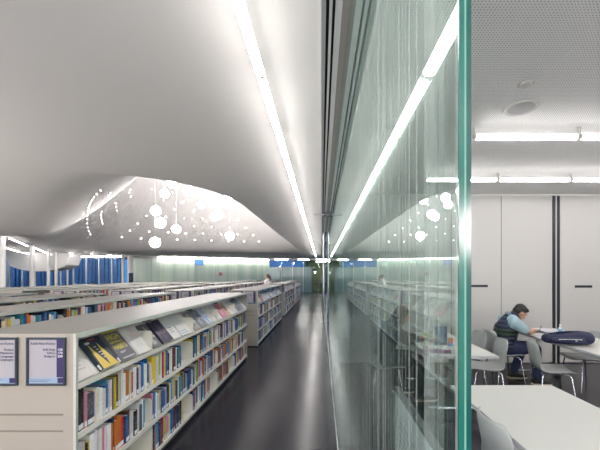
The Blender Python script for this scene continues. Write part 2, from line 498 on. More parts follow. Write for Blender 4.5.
# steel post and patch fittings along the glass
post = thing('steel_post', 'slim steel post standing against the glass partition midway down the corridor', 'post', (.075, 12.3, 0))
MB().tube([(0, 0, .012), (0, 0, 3.155)], .032, 16).build('pole', steel, post, auto=True)
MB().lathe([(0, 0), (.06, 0), (.06, .012), (0, .012)], seg=20).build('base_plate', steel, post)
MB().lathe([(0, 0), (.06, 0), (.06, .012), (0, .012)], (0, 0, 3.153), seg=20).build('top_plate', steel, post)
for i, (y, z, lab) in enumerate(((8.4, 3.13, 'grey patch fitting with cross bar at ceiling, nearest on the glass partition'), (16.0, 3.13, 'grey patch fitting at ceiling, farther along the glass partition'), (27.8, .05, 'grey floor fitting with cross bar at the far foot of the glass partition'))):
    f = thing('patch_fitting', lab, 'fitting', (GX0, y, z))
    MB().box(-.10, -.09, -.05, -.001, .09, .035).build('clamp_block', rail_dark, f, bevel=.005)
    MB().box(-.34, -.02, -.03, -.101, .02, -.005).build('cross_bar', steel, f)

# green frosted wall and the corridor's end
G0, G1 = Vector((-15.2, 27, 0)), Vector((-5.0, 33.0, 0)); GL = (G1 - G0).length; GA = math.atan2((G1 - G0).y, (G1 - G0).x)
gwall = struct_empty('wall_green', G0, GA)
n = 7
for i in range(n):
    struct('glass_panel', MB().box(GL * i / n + .008, 0, 0, GL * (i + 1) / n - .008, .03, 3.0), green_glass, gwall)
struct('head_rail', MB().box(0, -.03, 3.0, GL, .06, CEIL + .02), panel_white, gwall)
ew = struct_empty('wall_end', (0, 33, 0))
xe = [-5.0, -3.85, -2.75, -1.75, -.95]
for i in range(4):
    struct('glass_panel', MB().box(xe[i] + .01, 0, 0, xe[i + 1] - .01, .03, 2.40), teal_glass, ew)
    struct('mullion', MB().box(xe[i] - .02, -.02, 0, xe[i] + .02, .06, 3.08), mullion_white if i else panel_white, ew)
struct('transom_rail', MB().box(-5, -.02, 2.38, -.95, .05, 2.42), teal_glass, ew)
struct('head_rail', MB().box(-5, -.03, 3.06, .172, .08, CEIL + .02), panel_white, ew)
for i in range(4):
    wn = struct_empty('window_%d' % (i + 1), (0, 33, 0))
    struct('pane', MB().box(xe[i] + .025, .0, 2.42, xe[i + 1] - .025, .02, 3.06), window_glass, wn)
dr = struct_empty('door_1', (0, 33, 0))
struct('door_frame', MB().box(-.95, -.03, 0, -.91, .06, 3.06).box(.11, -.03, 0, .15, .06, 3.06).box(-.91, -.03, 2.4, .11, .06, 2.44), mat('frame_teal', (.12, .17, .18), .4), dr)
struct('pane', MB().box(-.91, 0, 0, .11, .02, 2.4).box(-.91, 0, 2.44, .11, .02, 3.06), clear_glass, dr)
struct('door_handle', MB().tube([(-.02, -.06, .9), (-.02, -.06, 1.5)], .015), steel, dr)
# lobby behind the door
struct('wall_lobby', MB().box(-1.6, 36.0, 0, 1.6, 36.1, CEIL).box(-1.6, 33.1, 0, -1.5, 36, CEIL).box(1.5, 33.1, 0, 1.6, 36, CEIL), lime_wall)
struct('ceiling_lobby', MB().box(-1.6, 33.1, CEIL - .04, 1.6, 36.1, CEIL + .02), ceil_mat)
hi = thing('bar_table', 'dark high bar table seen through the far corridor door', 'table', (-.45, 34.4, 0))
MB().lathe([(0, 1.05), (.42, 1.05), (.42, 1.09), (0, 1.09)], seg=20).build('table_top', black_plastic, hi)
MB().tube([(0, 0, .03), (0, 0, 1.05)], .04).build('stem', black_plastic, hi)
MB().lathe([(0, 0), (.30, 0), (.30, .03), (0, .03)], seg=20).build('base', black_plastic, hi)
for i, (x, y) in enumerate(((-.62, 33.9), (.0, 34.9))):
    st = thing('bar_stool', 'dark bar stool left of the bar table behind the far door' if i == 0 else 'dark bar stool right of the bar table behind the far door', 'stool', (x, y, 0))
    MB().lathe([(0, .70), (.19, .70), (.19, .75), (0, .75)], seg=16).build('seat', black_plastic, st)
    for k in range(4):
        a = PI / 4 + k * PI / 2
        MB().tube([(.2 * math.cos(a), .2 * math.sin(a), 0), (.13 * math.cos(a), .13 * math.sin(a), .705)], .014, 8).build('leg', black_plastic, st)

# far-left window wall, blue dusk outside
ww = struct_empty('wall_windows', (0, 27, 0))
struct('sill', MB().box(-24.4, -.05, 0, -15.2, .1, .12), mullion_white, ww)
struct('head', MB().box(-24.4, -.05, 3.05, -15.2, .1, CEIL + .05), panel_white, ww)
npan = 9
for i in range(npan):
    a = -24.4 + 9.0 * i / npan; b = a + 9.0 / npan
    w = struct_empty('window_%d' % (i + 5), (a, 27, 0))
    struct('pane', MB().box(.03, .02, .12, b - a - .03, .045, 3.05), window_glass, w)
    struct('mullion', MB().box(-.03, -.06, .12, .03, .1, 3.05), mullion_white, w)
    for q in (.33, .62):
        struct('fin', MB().box((b - a) * q - .012, .06, .12, (b - a) * q + .012, .2, 3.05), mat('fin_blue_%d_%d' % (i, int(q * 100)), (.10, .20, .36), .4), w)
# rounded white soffit hanging in front of the far windows
so = MB(); prof = []
for q in range(0, 21):
    u = q / 20
    prof.append((-21.4 + 4.3 * u, 2.92 - 1.02 * (math.sin(PI * min(1, max(0, u))) ** .3)))
prof = [(-21.4, 3.2)] + prof + [(-17.1, 3.2)]
so.prism(prof, (0, 23.4, 0), (1, 0, 0), (0, 0, 1), (0, 1.2, 0))
struct('trim_2', so, ceil_mat)

# ------------------------------------------------------------------ columns
cols = [(32, 18.7, .11, 'white round column second from the left among the far reading tables'), (48.5, 21.5, .09, 'slim white round column third from the left before the far windows'),
        (56, 23.2, .09, 'slim white round column just right of another slim column before far windows'), (0.5, 13.2, .15, 'white round column at the left edge of the photo'),
        (67.5, 26.3, .06, 'thinnest white post right of the round soffit by the far windows'), (122.8, 26.2, .09, 'slim white column beside the broad white pier at the green wall'), (130.5, 26.6, .2, 'broad white pier where blue windows meet the green glass wall')]
for px, d, r, lab in cols:
    p = at(px, CY, d)
    c = MB().tube([(0, 0, 0), (0, 0, ceil_z(p.x, p.y) + .02)], r, 20).build('column', column_white, loc=(p.x, p.y, 0), auto=True)
    tag(c, lab, 'column')
p = at(131, 279, 25.4)
tv = thing('notice_board', 'narrow dark blue upright board on the white pier', 'board', (p.x, p.y, p.z - .45))
MB().box(-.15, -.02, 0, .15, .02, .9).build('panel', mat('board_blue', (.02, .035, .07), .4), tv, bevel=.004)
MB().tube([(0, .02, -.0), (0, .02, -(p.z - .45))], .03).build('stand', rail_dark, tv)

# ------------------------------------------------------------------ lamps
def half_tube(ya, yb, r, seg=16):
    """glowing tube: bright below, dimmed above to hold down the ceiling glow"""
    b = MB()
    vs = [(r * math.cos(2 * PI * k / seg), y, r * math.sin(2 * PI * k / seg)) for y in (ya, yb) for k in range(seg)]
    for k in range(seg):
        k2 = (k + 1) % seg
        b.f.append((k, k2, seg + k2, seg + k)); b.m.append(1 if k < seg // 2 else 0)
    b.f += [tuple(range(seg)), tuple(range(seg, 2 * seg))]; b.m += [1, 1]; b.v = vs
    return b
def tube_lamp(loc, rz, length, label, cat='ceiling lamp', group=None, m=tube_light, r=.031):
    l = thing('tube_lamp', label, cat, loc, rz, group)
    half_tube(.03, length - .03, r).build('tube', [m, tube_back], l, auto=True)
    for y in (.012, length - .012):
        MB().box(-.018, y - .014, -.014, .018, y + .014, .022).build('socket', socket_grey, l, bevel=.004)
        MB().tube([(0, y, .02), (0, y, CEIL - loc[2])], .006, 8).build('hanger', socket_grey, l)
    return l
LZ = EYE + 1.42
y0, Ls = .2946, 1.0773
for k in range(24):
    tube_lamp((-.431, y0 + Ls * k, LZ), 0, Ls, 'bare glowing tube, %s from the camera in the corridor ceiling line' % ordinal(k + 1), group='corridor tube line')
for r_, (yy, x0) in enumerate(((3.545, 1.56), (5.13, 1.536))):
    for k in range(6):
        tube_lamp((x0 + 1.087 * k, yy, LZ), -PI / 2, 1.087, 'glowing tube, %s from the glass in the %s tube row of the study ceiling' % (ordinal(k + 1), 'nearer' if r_ == 0 else 'farther'), group='study tube rows')
# unseen tube lines added behind the camera to light the ceiling
for k in range(4):
    for X, nm in ((-.431, 'corridor'), (-4.6, 'stacks'), (-9.2, 'far stacks')):
        tube_lamp((X, -.79 - 1.0773 * k, LZ), 0, 1.0773, 'unseen added tube behind the camera, %s of the %s line' % (ORD[k], nm), group='added tube lines behind the camera')
# unseen row added over the study behind the camera for more light
for k in range(6):
    tube_lamp((1.6 + 1.125 * k, 1.9 - 3.4, LZ), -PI / 2, 1.125, 'unseen added study tube behind the camera, %s from the glass' % ordinal(k + 1), group='study tube rows')
far = [((8, 237.5), (28, 246), 'bright tube highest at the far left over the reading area'), ((35, 248), (46.5, 253), 'tube right of the leftmost round column, far reading area'), ((50, 254), (58, 257), 'short looking tube between the slim columns, far reading area'),
       ((69, 253), (76, 258), 'tube seen above the right end of the round soffit'), ((91, 253.5), (92.5, 260), 'tube pointing straight at the camera before the blue windows'), ((112, 255), (106.5, 260), 'tube slanting left, rightmost over the blue windows'),
       ((2, 246.7), (20, 252), 'tube beside the pale folded screen, far left'), ((21.5, 252.4), (40, 257.5), 'tube continuing the far left line towards the soffit')]
for a, b, lab in far:
    da, db = F * (LZ - EYE) / (CY - a[1]), F * (LZ - EYE) / (CY - b[1])
    pa, pb = at(a[0], a[1], da), at(b[0], b[1], min(db, 25.0))
    v = pb - pa; v.z = 0
    l = thing('tube_lamp', lab, 'ceiling lamp', (pa.x, pa.y, LZ), math.atan2(-v.x, v.y), 'far reading area tubes')
    half_tube(.03, v.length - .03, .026).build('tube', [tube_light, tube_back], l, auto=True)
    for y in (.012, v.length - .012):
        q = pa + v * (y / v.length)
        MB().box(-.02, y - .014, -.02, .02, y + .014, .02).build('socket', socket_grey, l)
        MB().tube([(0, y, .02), (0, y, max(.03, ceil_z(q.x, q.y) - LZ))], .006, 6).build('hanger', socket_grey, l)
for k in range(6):
    tube_lamp((-24.0 + 1.5 * k, 26.3, LZ), -PI / 2, 1.45, 'glowing tube, %s from the left in the line along the far blue windows' % ordinal(k + 1), group='far window tube line')
# light strips along the head of the green wall
dirg = (G1 - G0).normalized()
ns = 8
for i in range(ns):
    s0 = 2.2 + (GL - 2.3) / ns * i
    p = G0 + dirg * s0
    l = thing('strip_light', 'white light strip, %s from the left along the top of the green wall' % ordinal(i + 1), 'strip light', (p.x + .12 * dirg.y, p.y - .12 * dirg.x, 3.07), GA, 'green wall light strips')
    MB().box(0, -.03, -.02, (GL - 2.3) / ns - .04, .03, .03).build('diffuser', strip_light, l)
    MB().box(0, .031, -.03, (GL - 2.3) / ns - .04, .07, .10).build('housing', column_white, l)
for i, (x0, x1) in enumerate(((-4.4, -3.2), (-2.2, -1.2), (-.45, .1))):
    l = thing('strip_light', 'white light strip %s the corridor end wall' % ('at the left over', 'in the middle over', 'above the door in')[i], 'strip light', (x0, 32.7, 3.08), 0, 'end wall light strips')
    MB().box(0, -.03, -.02, x1 - x0, .03, .03).build('diffuser', strip_light, l)
    MB().box(0, .031, -.03, x1 - x0, .07, .09).build('housing', column_white, l)
tube_lamp((-.6, 34.6, 3.0), -PI / 2, 1.1, 'glowing tube in the lobby behind the far door')

# globes hanging in the vault
globes = [(172, 182.8, 9.6), (164.8, 193.5, 8.6), (155.7, 210.8, 9.6), (160.5, 222.8, 10), (155, 242.5, 10), (176.3, 229, 8.5), (189.6, 190.8, 9.6), (204.8, 197.7, 9), (201.6, 204.7, 8), (227.2, 199.3, 9), (218.7, 214.5, 9), (214.7, 216.7, 8), (229.9, 235.9, 8.5)]
glab = ['highest of the globes, at the vault rim', 'just left below the topmost globe', 'midway down at the left of the cluster', 'right below the left middle globe', 'lowest of all the globes', 'hanging alone between lowest and middle globes', 'upper middle, half behind the vault rim', 'upper of two touching globes near the rim', 'lower of two touching globes near the rim', 'farthest right up at the rim', 'larger of an overlapping pair at right', 'smaller of an overlapping pair at right', 'low and farthest right in the cluster']
for (px, py, dia), lab in zip(globes, glab):
    d = F * .38 / dia
    while True:
        p = at(px, py, d)
        if ceil_z(p.x, p.y) > p.z + .75 or d > 20: break
        d += .1
    if d > 20:
        d = F * .38 / dia
        while d > 5 and not ceil_z(at(px, py, d).x, d) > at(px, py, d).z + .75: d -= .1
        p = at(px, py, d)
    g = thing('globe_pendant', 'glowing white globe pendant, ' + lab, 'pendant lamp', p, 0, 'globe pendants in the vault')
    r = dia * d / F / 2
    MB().ball((0, 0, 0), r, 24, 14).build('globe', globe_light, g, smooth=True)
    MB().tube([(0, 0, r * .96), (0, 0, r + .05)], .02, 10).build('cap', socket_grey, g)
    MB().tube([(0, 0, r + .04), (0, 0, max(r + .1, ceil_z(p.x, p.y) - p.z))], .004, 6).build('cord', wire_grey, g)
# larger unseen globes added behind and left of view to brighten the ceiling
for i, (x, y, z) in enumerate(((-1.3, -2.2, 2.1), (-3.2, -3.0, 1.9), (-4.4, -1.6, 2.2), (-6.6, -2.6, 2.0), (-9.0, -1.8, 2.1), (-12.0, -2.6, 2.1), (-15.0, -1.8, 2.0), (-18.0, -2.8, 2.1), (-10.5, -3.2, 1.7), (-13.6, -.6, 2.2), (-5.3, 2.5, 2.15), (-8.3, 5.1, 2.1), (-11.6, 8.0, 2.0), (1.6, -2.6, 2.1), (3.4, -1.9, 2.0), (5.4, -2.7, 2.2))):
    g = thing('globe_pendant', 'large unseen globe pendant added for light, %s of its cluster' % ordinal(i + 1), 'pendant lamp', (x, y, z), 0, 'added globe pendants')
    MB().ball((0, 0, 0), .24, 24, 14).build('globe', added_globe, g, smooth=True)
    MB().tube([(0, 0, .235), (0, 0, .29)], .03, 10).build('cap', socket_grey, g)
    MB().tube([(0, 0, .28), (0, 0, CEIL - z)], .005, 6).build('cord', wire_grey, g)
# pin lights set in the vault's skin
pins = [(272, 82), (238, 113), (313, 118), (280, 147), (174, 171), (142, 200), (112, 227), (82, 251), (154, 256), (185, 230), (246, 175), (317, 180), (351, 152), (385, 182), (419, 97), (451, 129), (487, 160), (516, 188), (546, 217), (575, 243), (354, 210), (419, 213), (256, 233), (321, 237), (290, 260), (224, 258), (386, 238), (355, 262), (455, 241), (516, 241), (485, 215), (480, 266), (540, 268), (418, 264), (596, 268)]
pins = [(100 + a / 3.75, 170 + b / 3.75) for a, b in pins]
arcs = [(302, 120), (290, 131), (282, 140), (275, 150), (270, 160), (267, 170), (264, 182), (262, 195), (261, 207), (261, 220), (263, 232), (266, 243), (271, 252), (332, 128), (327, 136), (305, 185), (303, 195), (304, 205), (306, 213), (308, 220), (390, 118), (388, 128), (392, 140), (348, 160), (349, 170), (350, 180)]
arcs = [(a / 3, 150 + b / 3) for a, b in arcs]
def pin(px, py, r, label, group):
    p = hit_ceiling(px, py); e = .05; r *= p.y
    p.z -= .012
    n = Vector((ceil_z(p.x - e, p.y) - ceil_z(p.x + e, p.y), ceil_z(p.x, p.y - e) - ceil_z(p.x, p.y + e), 2 * e)).normalized()
    q = (-n).to_track_quat('Z', 'Y')
    o = MB().lathe([(0, .012), (r * .8, .010), (r, 0), (r, -.02), (0, -.02)], seg=12).build('downlight', pin_light, loc=p, smooth=False)
    o.rotation_euler = q.to_euler()
    tag(o, label, 'downlight', group)
for i, (px, py) in enumerate(sorted(pins)):
    pin(px, py, .0015, 'tiny downlight dotting the white vault, %s of them counted from the left' % ordinal(i + 1), 'downlights in the vault')
for i, (px, py) in enumerate(arcs):
    k = 0 if i < 13 else 1 if i < 20 else 2
    j = (i if k == 0 else i - 13 if k == 1 else i - 20) + 1
    pin(px, py, .0009, 'faint pin light, %s in the %s arc on the vault\'s left flank' % (ordinal(j), ('left', 'middle', 'right')[k]), 'pin light arcs')

# ------------------------------------------------------------------ bookcases
DEP = .66
LEV = (.07, .36, .672, .973)
BAY = .95
def text_sign(parent, cx, y, z0, kind):
    """framed A4 sign on an end panel, facing the near end; kind picks its wording"""
    w, h = .232, .285
    f = MB()
    fr = .013
    x0, x1, z1 = cx - w / 2, cx + w / 2, z0 + h
    f.box(x0, y - .014, z0, x1, y, z0 + fr).box(x0, y - .014, z1 - fr, x1, y, z1).box(x0, y - .014, z0 + fr, x0 + fr, y, z1 - fr).box(x1 - fr, y - .014, z0 + fr, x1, y, z1 - fr)
    fo = f.build('sign_frame', frame_navy, parent, bevel=.002)
    fo['label'] = 'dark navy sign frame'
    ix0, ix1, iz0, iz1 = x0 + fr, x1 - fr, z0 + fr, z1 - fr
    yy = y - .006
    MB().box(ix0, yy, iz0, ix1, y - .001, iz1).build('sign_card', sign_paper, fo)
    b = MB(); e = .0008
    if kind != 'left':
        b.box(ix1 - .042, yy - e, iz0 + .036, ix1, yy, iz1, 0)
    b.box(ix0, yy - e, iz0, ix1, yy, iz0 + .034, 1)
    b.box(ix1 - .036, yy - 2 * e, iz0 + .003, ix1 - .004, yy - e, iz0 + .032, 0)
    b.build('sign_colour_bands', [sign_purple, sign_blue], fo)
    t = MB(); U, V = (1, 0, 0), (0, 0, 1); ty = yy - .0012
    if kind == 'main':
        t.text('Adult Non-Fiction', (ix0 + .008, ty, iz1 - .030), U, V, .0205, 'LEFT', 0, squeeze=.98)
        for k, s in enumerate(('Self Help', 'Ethics', 'Religion')):
            t.text(s, (ix1 - .049, ty, iz1 - .066 - .0195 * k), U, V, .0205, 'RIGHT', 0)
        for k, s in enumerate(('158', '170', '200')):
            t.text(s, (ix1 - .021, ty, iz1 - .066 - .0195 * k), U, V, .0205, 'CENTER', 1)
    elif kind == 'left':
        t.text('Adult Non-Fiction', (ix1 - .010, ty, iz1 - .030), U, V, .0205, 'RIGHT', 0, squeeze=.98)
        for k, s in enumerate(('Fiction', 'Mysteries', 'Sign Language', 'Languages')):
            t.text(s, (ix1 - .012, ty, iz1 - .066 - .0195 * k), U, V, .0205, 'RIGHT', 0)
    if kind in ('main', 'left'):
        for k in range(2):      # fine print too small to read: plain rules
            t.box(ix0 + .008, ty - .0003, iz0 + .010 + .009 * k, ix0 + .11 + .02 * k, ty + .0003, iz0 + .0125 + .009 * k, 0)
        t.build('sign_lettering', [sign_ink, sign_white], fo)
    else:
        for k in range(3): t.box(ix0 + .06, ty - .0003, iz1 - .06 - .02 * k, ix1 - .06, ty + .0003, iz1 - .053 - .02 * k, 0)
        t.build('sign_lettering', [sign_ink], fo)
def bracket_poly(d, h, r=.035):
    pts = [(0, 0), (d, 0)]
    for k in range(5):
        a = k / 4 * PI / 2
        pts.append((d - r + r * math.cos(a), h - r + r * math.sin(a)))
    return pts + [(0, h)]
def bookcase(xf, y0, label, nb=5, display=False, signs=('plain', 'plain'), full=True, group=None):
    Ln = nb * BAY
    b = thing('bookcase', label, 'bookcase', (xf, y0, 0), 0, group)   # local: front at x=0, back at -DEP, near end y=0
    EP = .018
    for y in (0, Ln - EP):
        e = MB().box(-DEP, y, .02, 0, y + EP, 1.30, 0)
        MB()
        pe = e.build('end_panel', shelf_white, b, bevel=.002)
        if y == 0 and full:
            for z in (.82, .722):
                MB().box(-DEP + .02, -.0015, z - .005, -.075, .002, z + .005).build('panel_groove', groove, pe)
    MB().box(-.0145, -.0012, .02, .0015, .0, 1.302, 0).box(-.002, EP * -.05, .02, .0015, EP, 1.302).build('edge_strip', shelf_edge, b)
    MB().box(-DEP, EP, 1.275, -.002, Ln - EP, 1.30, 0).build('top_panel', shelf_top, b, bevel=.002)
    MB().box(-.002, EP, 1.272, .0015, Ln - EP, 1.302).build('top_edge', shelf_edge, b)
    MB().box(-DEP + .03, .02, 0, -.03, Ln - .02, .07).build('kick_base', kick_dark, b)
    MB().box(-DEP / 2 - .008, EP, .09, -DEP / 2 + .008, Ln - EP, 1.275).build('back_panel', shelf_white, b)
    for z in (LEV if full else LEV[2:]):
        MB().box(-DEP + .002, EP, z, -.004, Ln - EP, z + .02).box(-.010, EP, z - .012, -.003, Ln - EP, z + .022).build('shelf', shelf_board_lit, b)
    if display:
        MB().prism([(-.024, .999), (-.240, 1.262), (-.247, 1.256), (-.031, .993)], (0, EP, 0), (1, 0, 0), (0, 0, 1), (0, Ln - 2 * EP, 0)).build('display_board', display_white, b)
    for k in range(1, nb):
        y = k * BAY
        for i, z in enumerate(LEV):
            if not full and i < 3: continue
            if i == 3 and display:
                poly = [(-.262, 1.262), (-.030, .995), (-.012, .995), (-.012, 1.13), (-.02, 1.155), (-.04, 1.165), (-.15, 1.165)]
                MB().prism(poly, (0, y - .003, 0), (1, 0, 0), (0, 0, 1), (0, .006, 0)).build('shelf_bracket', plate_white, b)
            else:
                MB().prism([(-.23 + a, z + .02 + c) for a, c in bracket_poly(.215, .20)], (0, y - .003, 0), (1, 0, 0), (0, 0, 1), (0, .006, 0)).build('shelf_bracket', plate_white, b)
        if display:
            MB().box(-.10, y - .004, 1.235, -.02, y + .004, 1.272).build('hook', rail_dark, b)
    if display:
        for k in range(nb):
            MB().box(-.20, BAY * (k + .46), 1.233, -.17, BAY * (k + .46) + .09, 1.262).build('label_clip', clip_olive, b)
    for cx, kd in zip((-.17, -.455), signs):
        text_sign(b, cx, -.0003, .995, kd)
    return b
BLK = [2.05, 7.93, 13.8, 19.4]
ROWX = [-1.46, -2.94, -4.25, -5.58, -6.9, -8.2]
ROWN = ['', 'second', 'third', 'fourth', 'fifth', 'sixth']
for bi, y in enumerate(BLK):
    lab = ['nearest long white bookcase with slanted display shelf and two signs on its end', 'second white bookcase along the corridor, straight behind the nearest one', 'third white bookcase along the corridor', 'last white bookcase along the corridor before the far end wall'][bi]
    bookcase(ROWX[0], y, lab, display=True, signs=('main', 'left') if bi == 0 else ('plain', 'plain'))
for ri in range(1, 6):
    for bi, y in enumerate(BLK[:3] if ri > 2 else BLK):
        bookcase(ROWX[ri], y, 'low white bookcase, %s row from the corridor, %s block from the camera' % (ROWN[ri], ORD[bi]), full=ri < 3, signs=('plain', 'plain') if ri < 4 else (), group='library bookcase rows')

# ------------------------------------------------------------------ books
PAL = [('white', (.72, .72, .72), 16), ('pale grey', (.52, .53, .56), 10), ('black', (.012, .012, .015), 10), ('navy', (.016, .03, .10), 10), ('blue', (.02, .11, .36), 14), ('sky blue', (.10, .32, .58), 6), ('red', (.42, .03, .03), 7),
       ('orange', (.62, .17, .03), 5), ('yellow', (.68, .50, .05), 6), ('lime', (.48, .52, .02), 3), ('green', (.04, .20, .09), 3), ('teal', (.02, .20, .24), 4), ('cream', (.66, .58, .42), 8), ('brown', (.14, .06, .03), 4), ('dark grey', (.08, .085, .10), 6), ('maroon', (.13, .012, .03), 3), ('pink', (.62, .25, .33), 2), ('purple', (.12, .03, .20), 2)]
PW = [w for _, _, w in PAL]
PC = {n: c for n, c, _ in PAL}
specs = []     # every upright book: geometry, look, place
first = {1: ['navy', 'black', 'black', 'pink', 'dark grey', 'blue', 'cream', 'white', 'white', 'white', 'blue', 'sky blue', 'white', 'navy', 'yellow', 'black', 'cream', 'teal', 'white', 'white', 'orange', 'cream', 'red', 'white', 'white', 'navy', 'cream', 'white', 'blue', 'sky blue', 'white', 'blue', 'navy'],
         2: ['white', 'pale grey', 'cream', 'black', 'yellow', 'white', 'white', 'pale grey', 'white', 'pink', 'white', 'white', 'orange', 'navy', 'orange', 'orange', 'red', 'navy', 'blue', 'brown', 'white', 'white', 'black', 'white', 'dark grey', 'white', 'sky blue', 'cream'],
         3: ['blue', 'white', 'black', 'cream', 'red', 'white', 'blue']}
def fill(xf, y0, z, row, bay_i, block, width_lo, width_hi, end_gap, seq=None, clear=.272, depth=(.14, .2), tall=0.0):
    a = y0 + BAY * bay_i + (.022 if bay_i == 0 else .008); b = y0 + BAY * (bay_i + 1) - end_gap
    y = a; i = 0
    cluster = None; left = 0
    while True:
        t = R.uniform(width_lo, width_hi)
        if R.random() < .12: t *= 1.5
        if y + t > b: break
        if left <= 0:
            cluster = (R.uniform(.185, .235)) + tall; left = R.randint(1, 5)
        h = min(clear, cluster + R.uniform(-.012, .03)); left -= 1
        if seq and i < len(seq): nm = seq[i]
        else: nm = R.choices(PAL, PW)[0][0]
        c = PC[nm]; j = R.uniform(.8, 1.2); c = tuple(min(.85, q * j * R.uniform(.92, 1.08)) for q in c)
        specs.append(dict(x=xf - .012 - R.uniform(0, .014), y=y, z=z + .0205, t=t - .0012, h=h, d=R.uniform(*depth), col=c, nm=nm, i=i, bay=bay_i, row=row, block=block))
        y += t; i += 1
def put_rows():
    for bi, y0 in enumerate(BLK):
        for lv in (2, 1, 0):
            for bay in range(5):
                rw = 3 - lv
                seq = first.get(rw) if bi == 0 and bay == 0 else None
                gap = R.choice([.02, .05, .12, .22, .3]) if not (bi == 0 and bay == 0) else {1: .03, 2: .10, 3: .5}[rw]
                if bi == 0 and bay == 0 and rw == 3: seq = None
                fill(ROWX[0], y0, LEV[lv], rw, bay, bi, .016, .036, gap, seq)
    for ri, nblk in ((1, 4), (2, 3), (3, 2)):
        for bi in range(nblk):
            for bay in range(5):
                fill(ROWX[ri], BLK[bi], LEV[3], 10 + ri, bay, bi, .02, .042, R.choice([.02, .05, .1, .3]), None, clear=.275, tall=.032)
                if ri < 3:
                    for lv in (2, 1, 0): fill(ROWX[ri], BLK[bi], LEV[lv], 20 + ri, bay, bi, .022, .044, R.choice([.02, .1, .25]), None)
put_rows()
def score(s):
    d = s['y'] + s['t'] / 2
    x = CX + F * s['x'] / d; zt = s['z'] + s['h']; yb = CY + F * (EYE - s['z']) / d; yt = CY + F * (EYE - zt) / d
    if x < -3 or x > 603 or yt > 450: return 0
    vis = 1.0
    if s['row'] >= 20: return 0
    if s['row'] >= 10:
        back = -ROWX[s['row'] % 10 - 1] + DEP
        zmin = EYE - (EYE - 1.30) * (-s['x']) / back
        vis = max(0, min(1, (zt - zmin) / s['h']))
    hh = max(0, min(yb, 450) - yt) * vis
    w = F * (-s['x']) * s['t'] / d ** 2 if s['row'] < 20 or True else 0
    return hh * w * (1 if s['row'] < 10 else 1)
for s in specs: s['score'] = score(s)
order = sorted(range(len(specs)), key=lambda i: -specs[i]['score'])
keep = set(order[:268])
def book_single(s):
    MBk = MB(); t, h, d = s['t'], s['h'], s['d']; c = .0022
    MBk.box(-c, 0, 0, 0, t, h, 0).box(-d, 0, 0, -c, c, h, 0).box(-d, t - c, 0, -c, t, h, 0)
    return MBk
ROWLAB = {1: 'upper', 2: 'middle', 3: 'lowest'}
for i in sorted(keep):
    s = specs[i]; t, h, d = s['t'], s['h'], s['d']; c = .0022
    wd = 'thick ' if t > .034 else 'slim ' if t < .02 else ''
    if s['row'] < 10:
        lab = '%s%s book, %s from the left, %s upright row, %s bay, %s bookcase' % (wd, s['nm'], ordinal(s['i'] + 1), ROWLAB[s['row']], ORD[s['bay']], ['nearest', 'second corridor', 'third corridor', 'last corridor'][s['block']])
        grp = 'upright books in the corridor bookcases'
    else:
        lab = '%s%s book, %s from the left, %s bay, %s bookcase row from corridor%s' % (wd, s['nm'], ordinal(s['i'] + 1), ORD[s['bay']], ROWN[s['row'] % 10], '' if s['block'] == 0 else ', %s block' % ORD[s['block']])
        grp = 'upright books in the rear bookcase rows'
    o = book_single(s).build('book', book_cover, loc=(s['x'], s['y'], s['z'])); o.color = (*s['col'], 1)
    tag(o, lab, 'book', grp)
    MB().box(-d + .003, c, .003, -c, t - c, h - .003).build('page_block', cream, o)
    if R.random() < .8 and s['row'] < 10:
        MB().box(-.0005, t * .06, .008, .0006, t * .94, .040).build('spine_label', label_white, o)
rest = MB(); tones = []
for i, s in enumerate(specs):
    if i in keep: continue
    t, h, d = s['t'], s['h'], s['d']; x, y, z = s['x'], s['y'], s['z']
    rest.box(x - d, y, z, x, y + t, z + h); tones += [s['col']] * 5 + [(.70, .66, .57)]
    if R.random() < .6 and s['row'] < 10 and s['block'] == 0:
        rest.box(x - .002, y + .1 * t, z + .008, x + .0006, y + .9 * t, z + .04); tones += [(.8, .82, .86)] * 6
me = bpy.data.meshes.new('distant_books'); me.from_pydata(rest.v, [], rest.f); me.materials.append(book_mass)
at_ = me.attributes.new('tone', 'FLOAT_COLOR', 'FACE')
for i, c in enumerate(tones): at_.data[i].color = (*c, 1)
o = bpy.data.objects.new('distant_books', me); COL.objects.link(o)
tag(o, 'mass of upright books of all colours filling the farther shelves', 'books', kind='stuff')

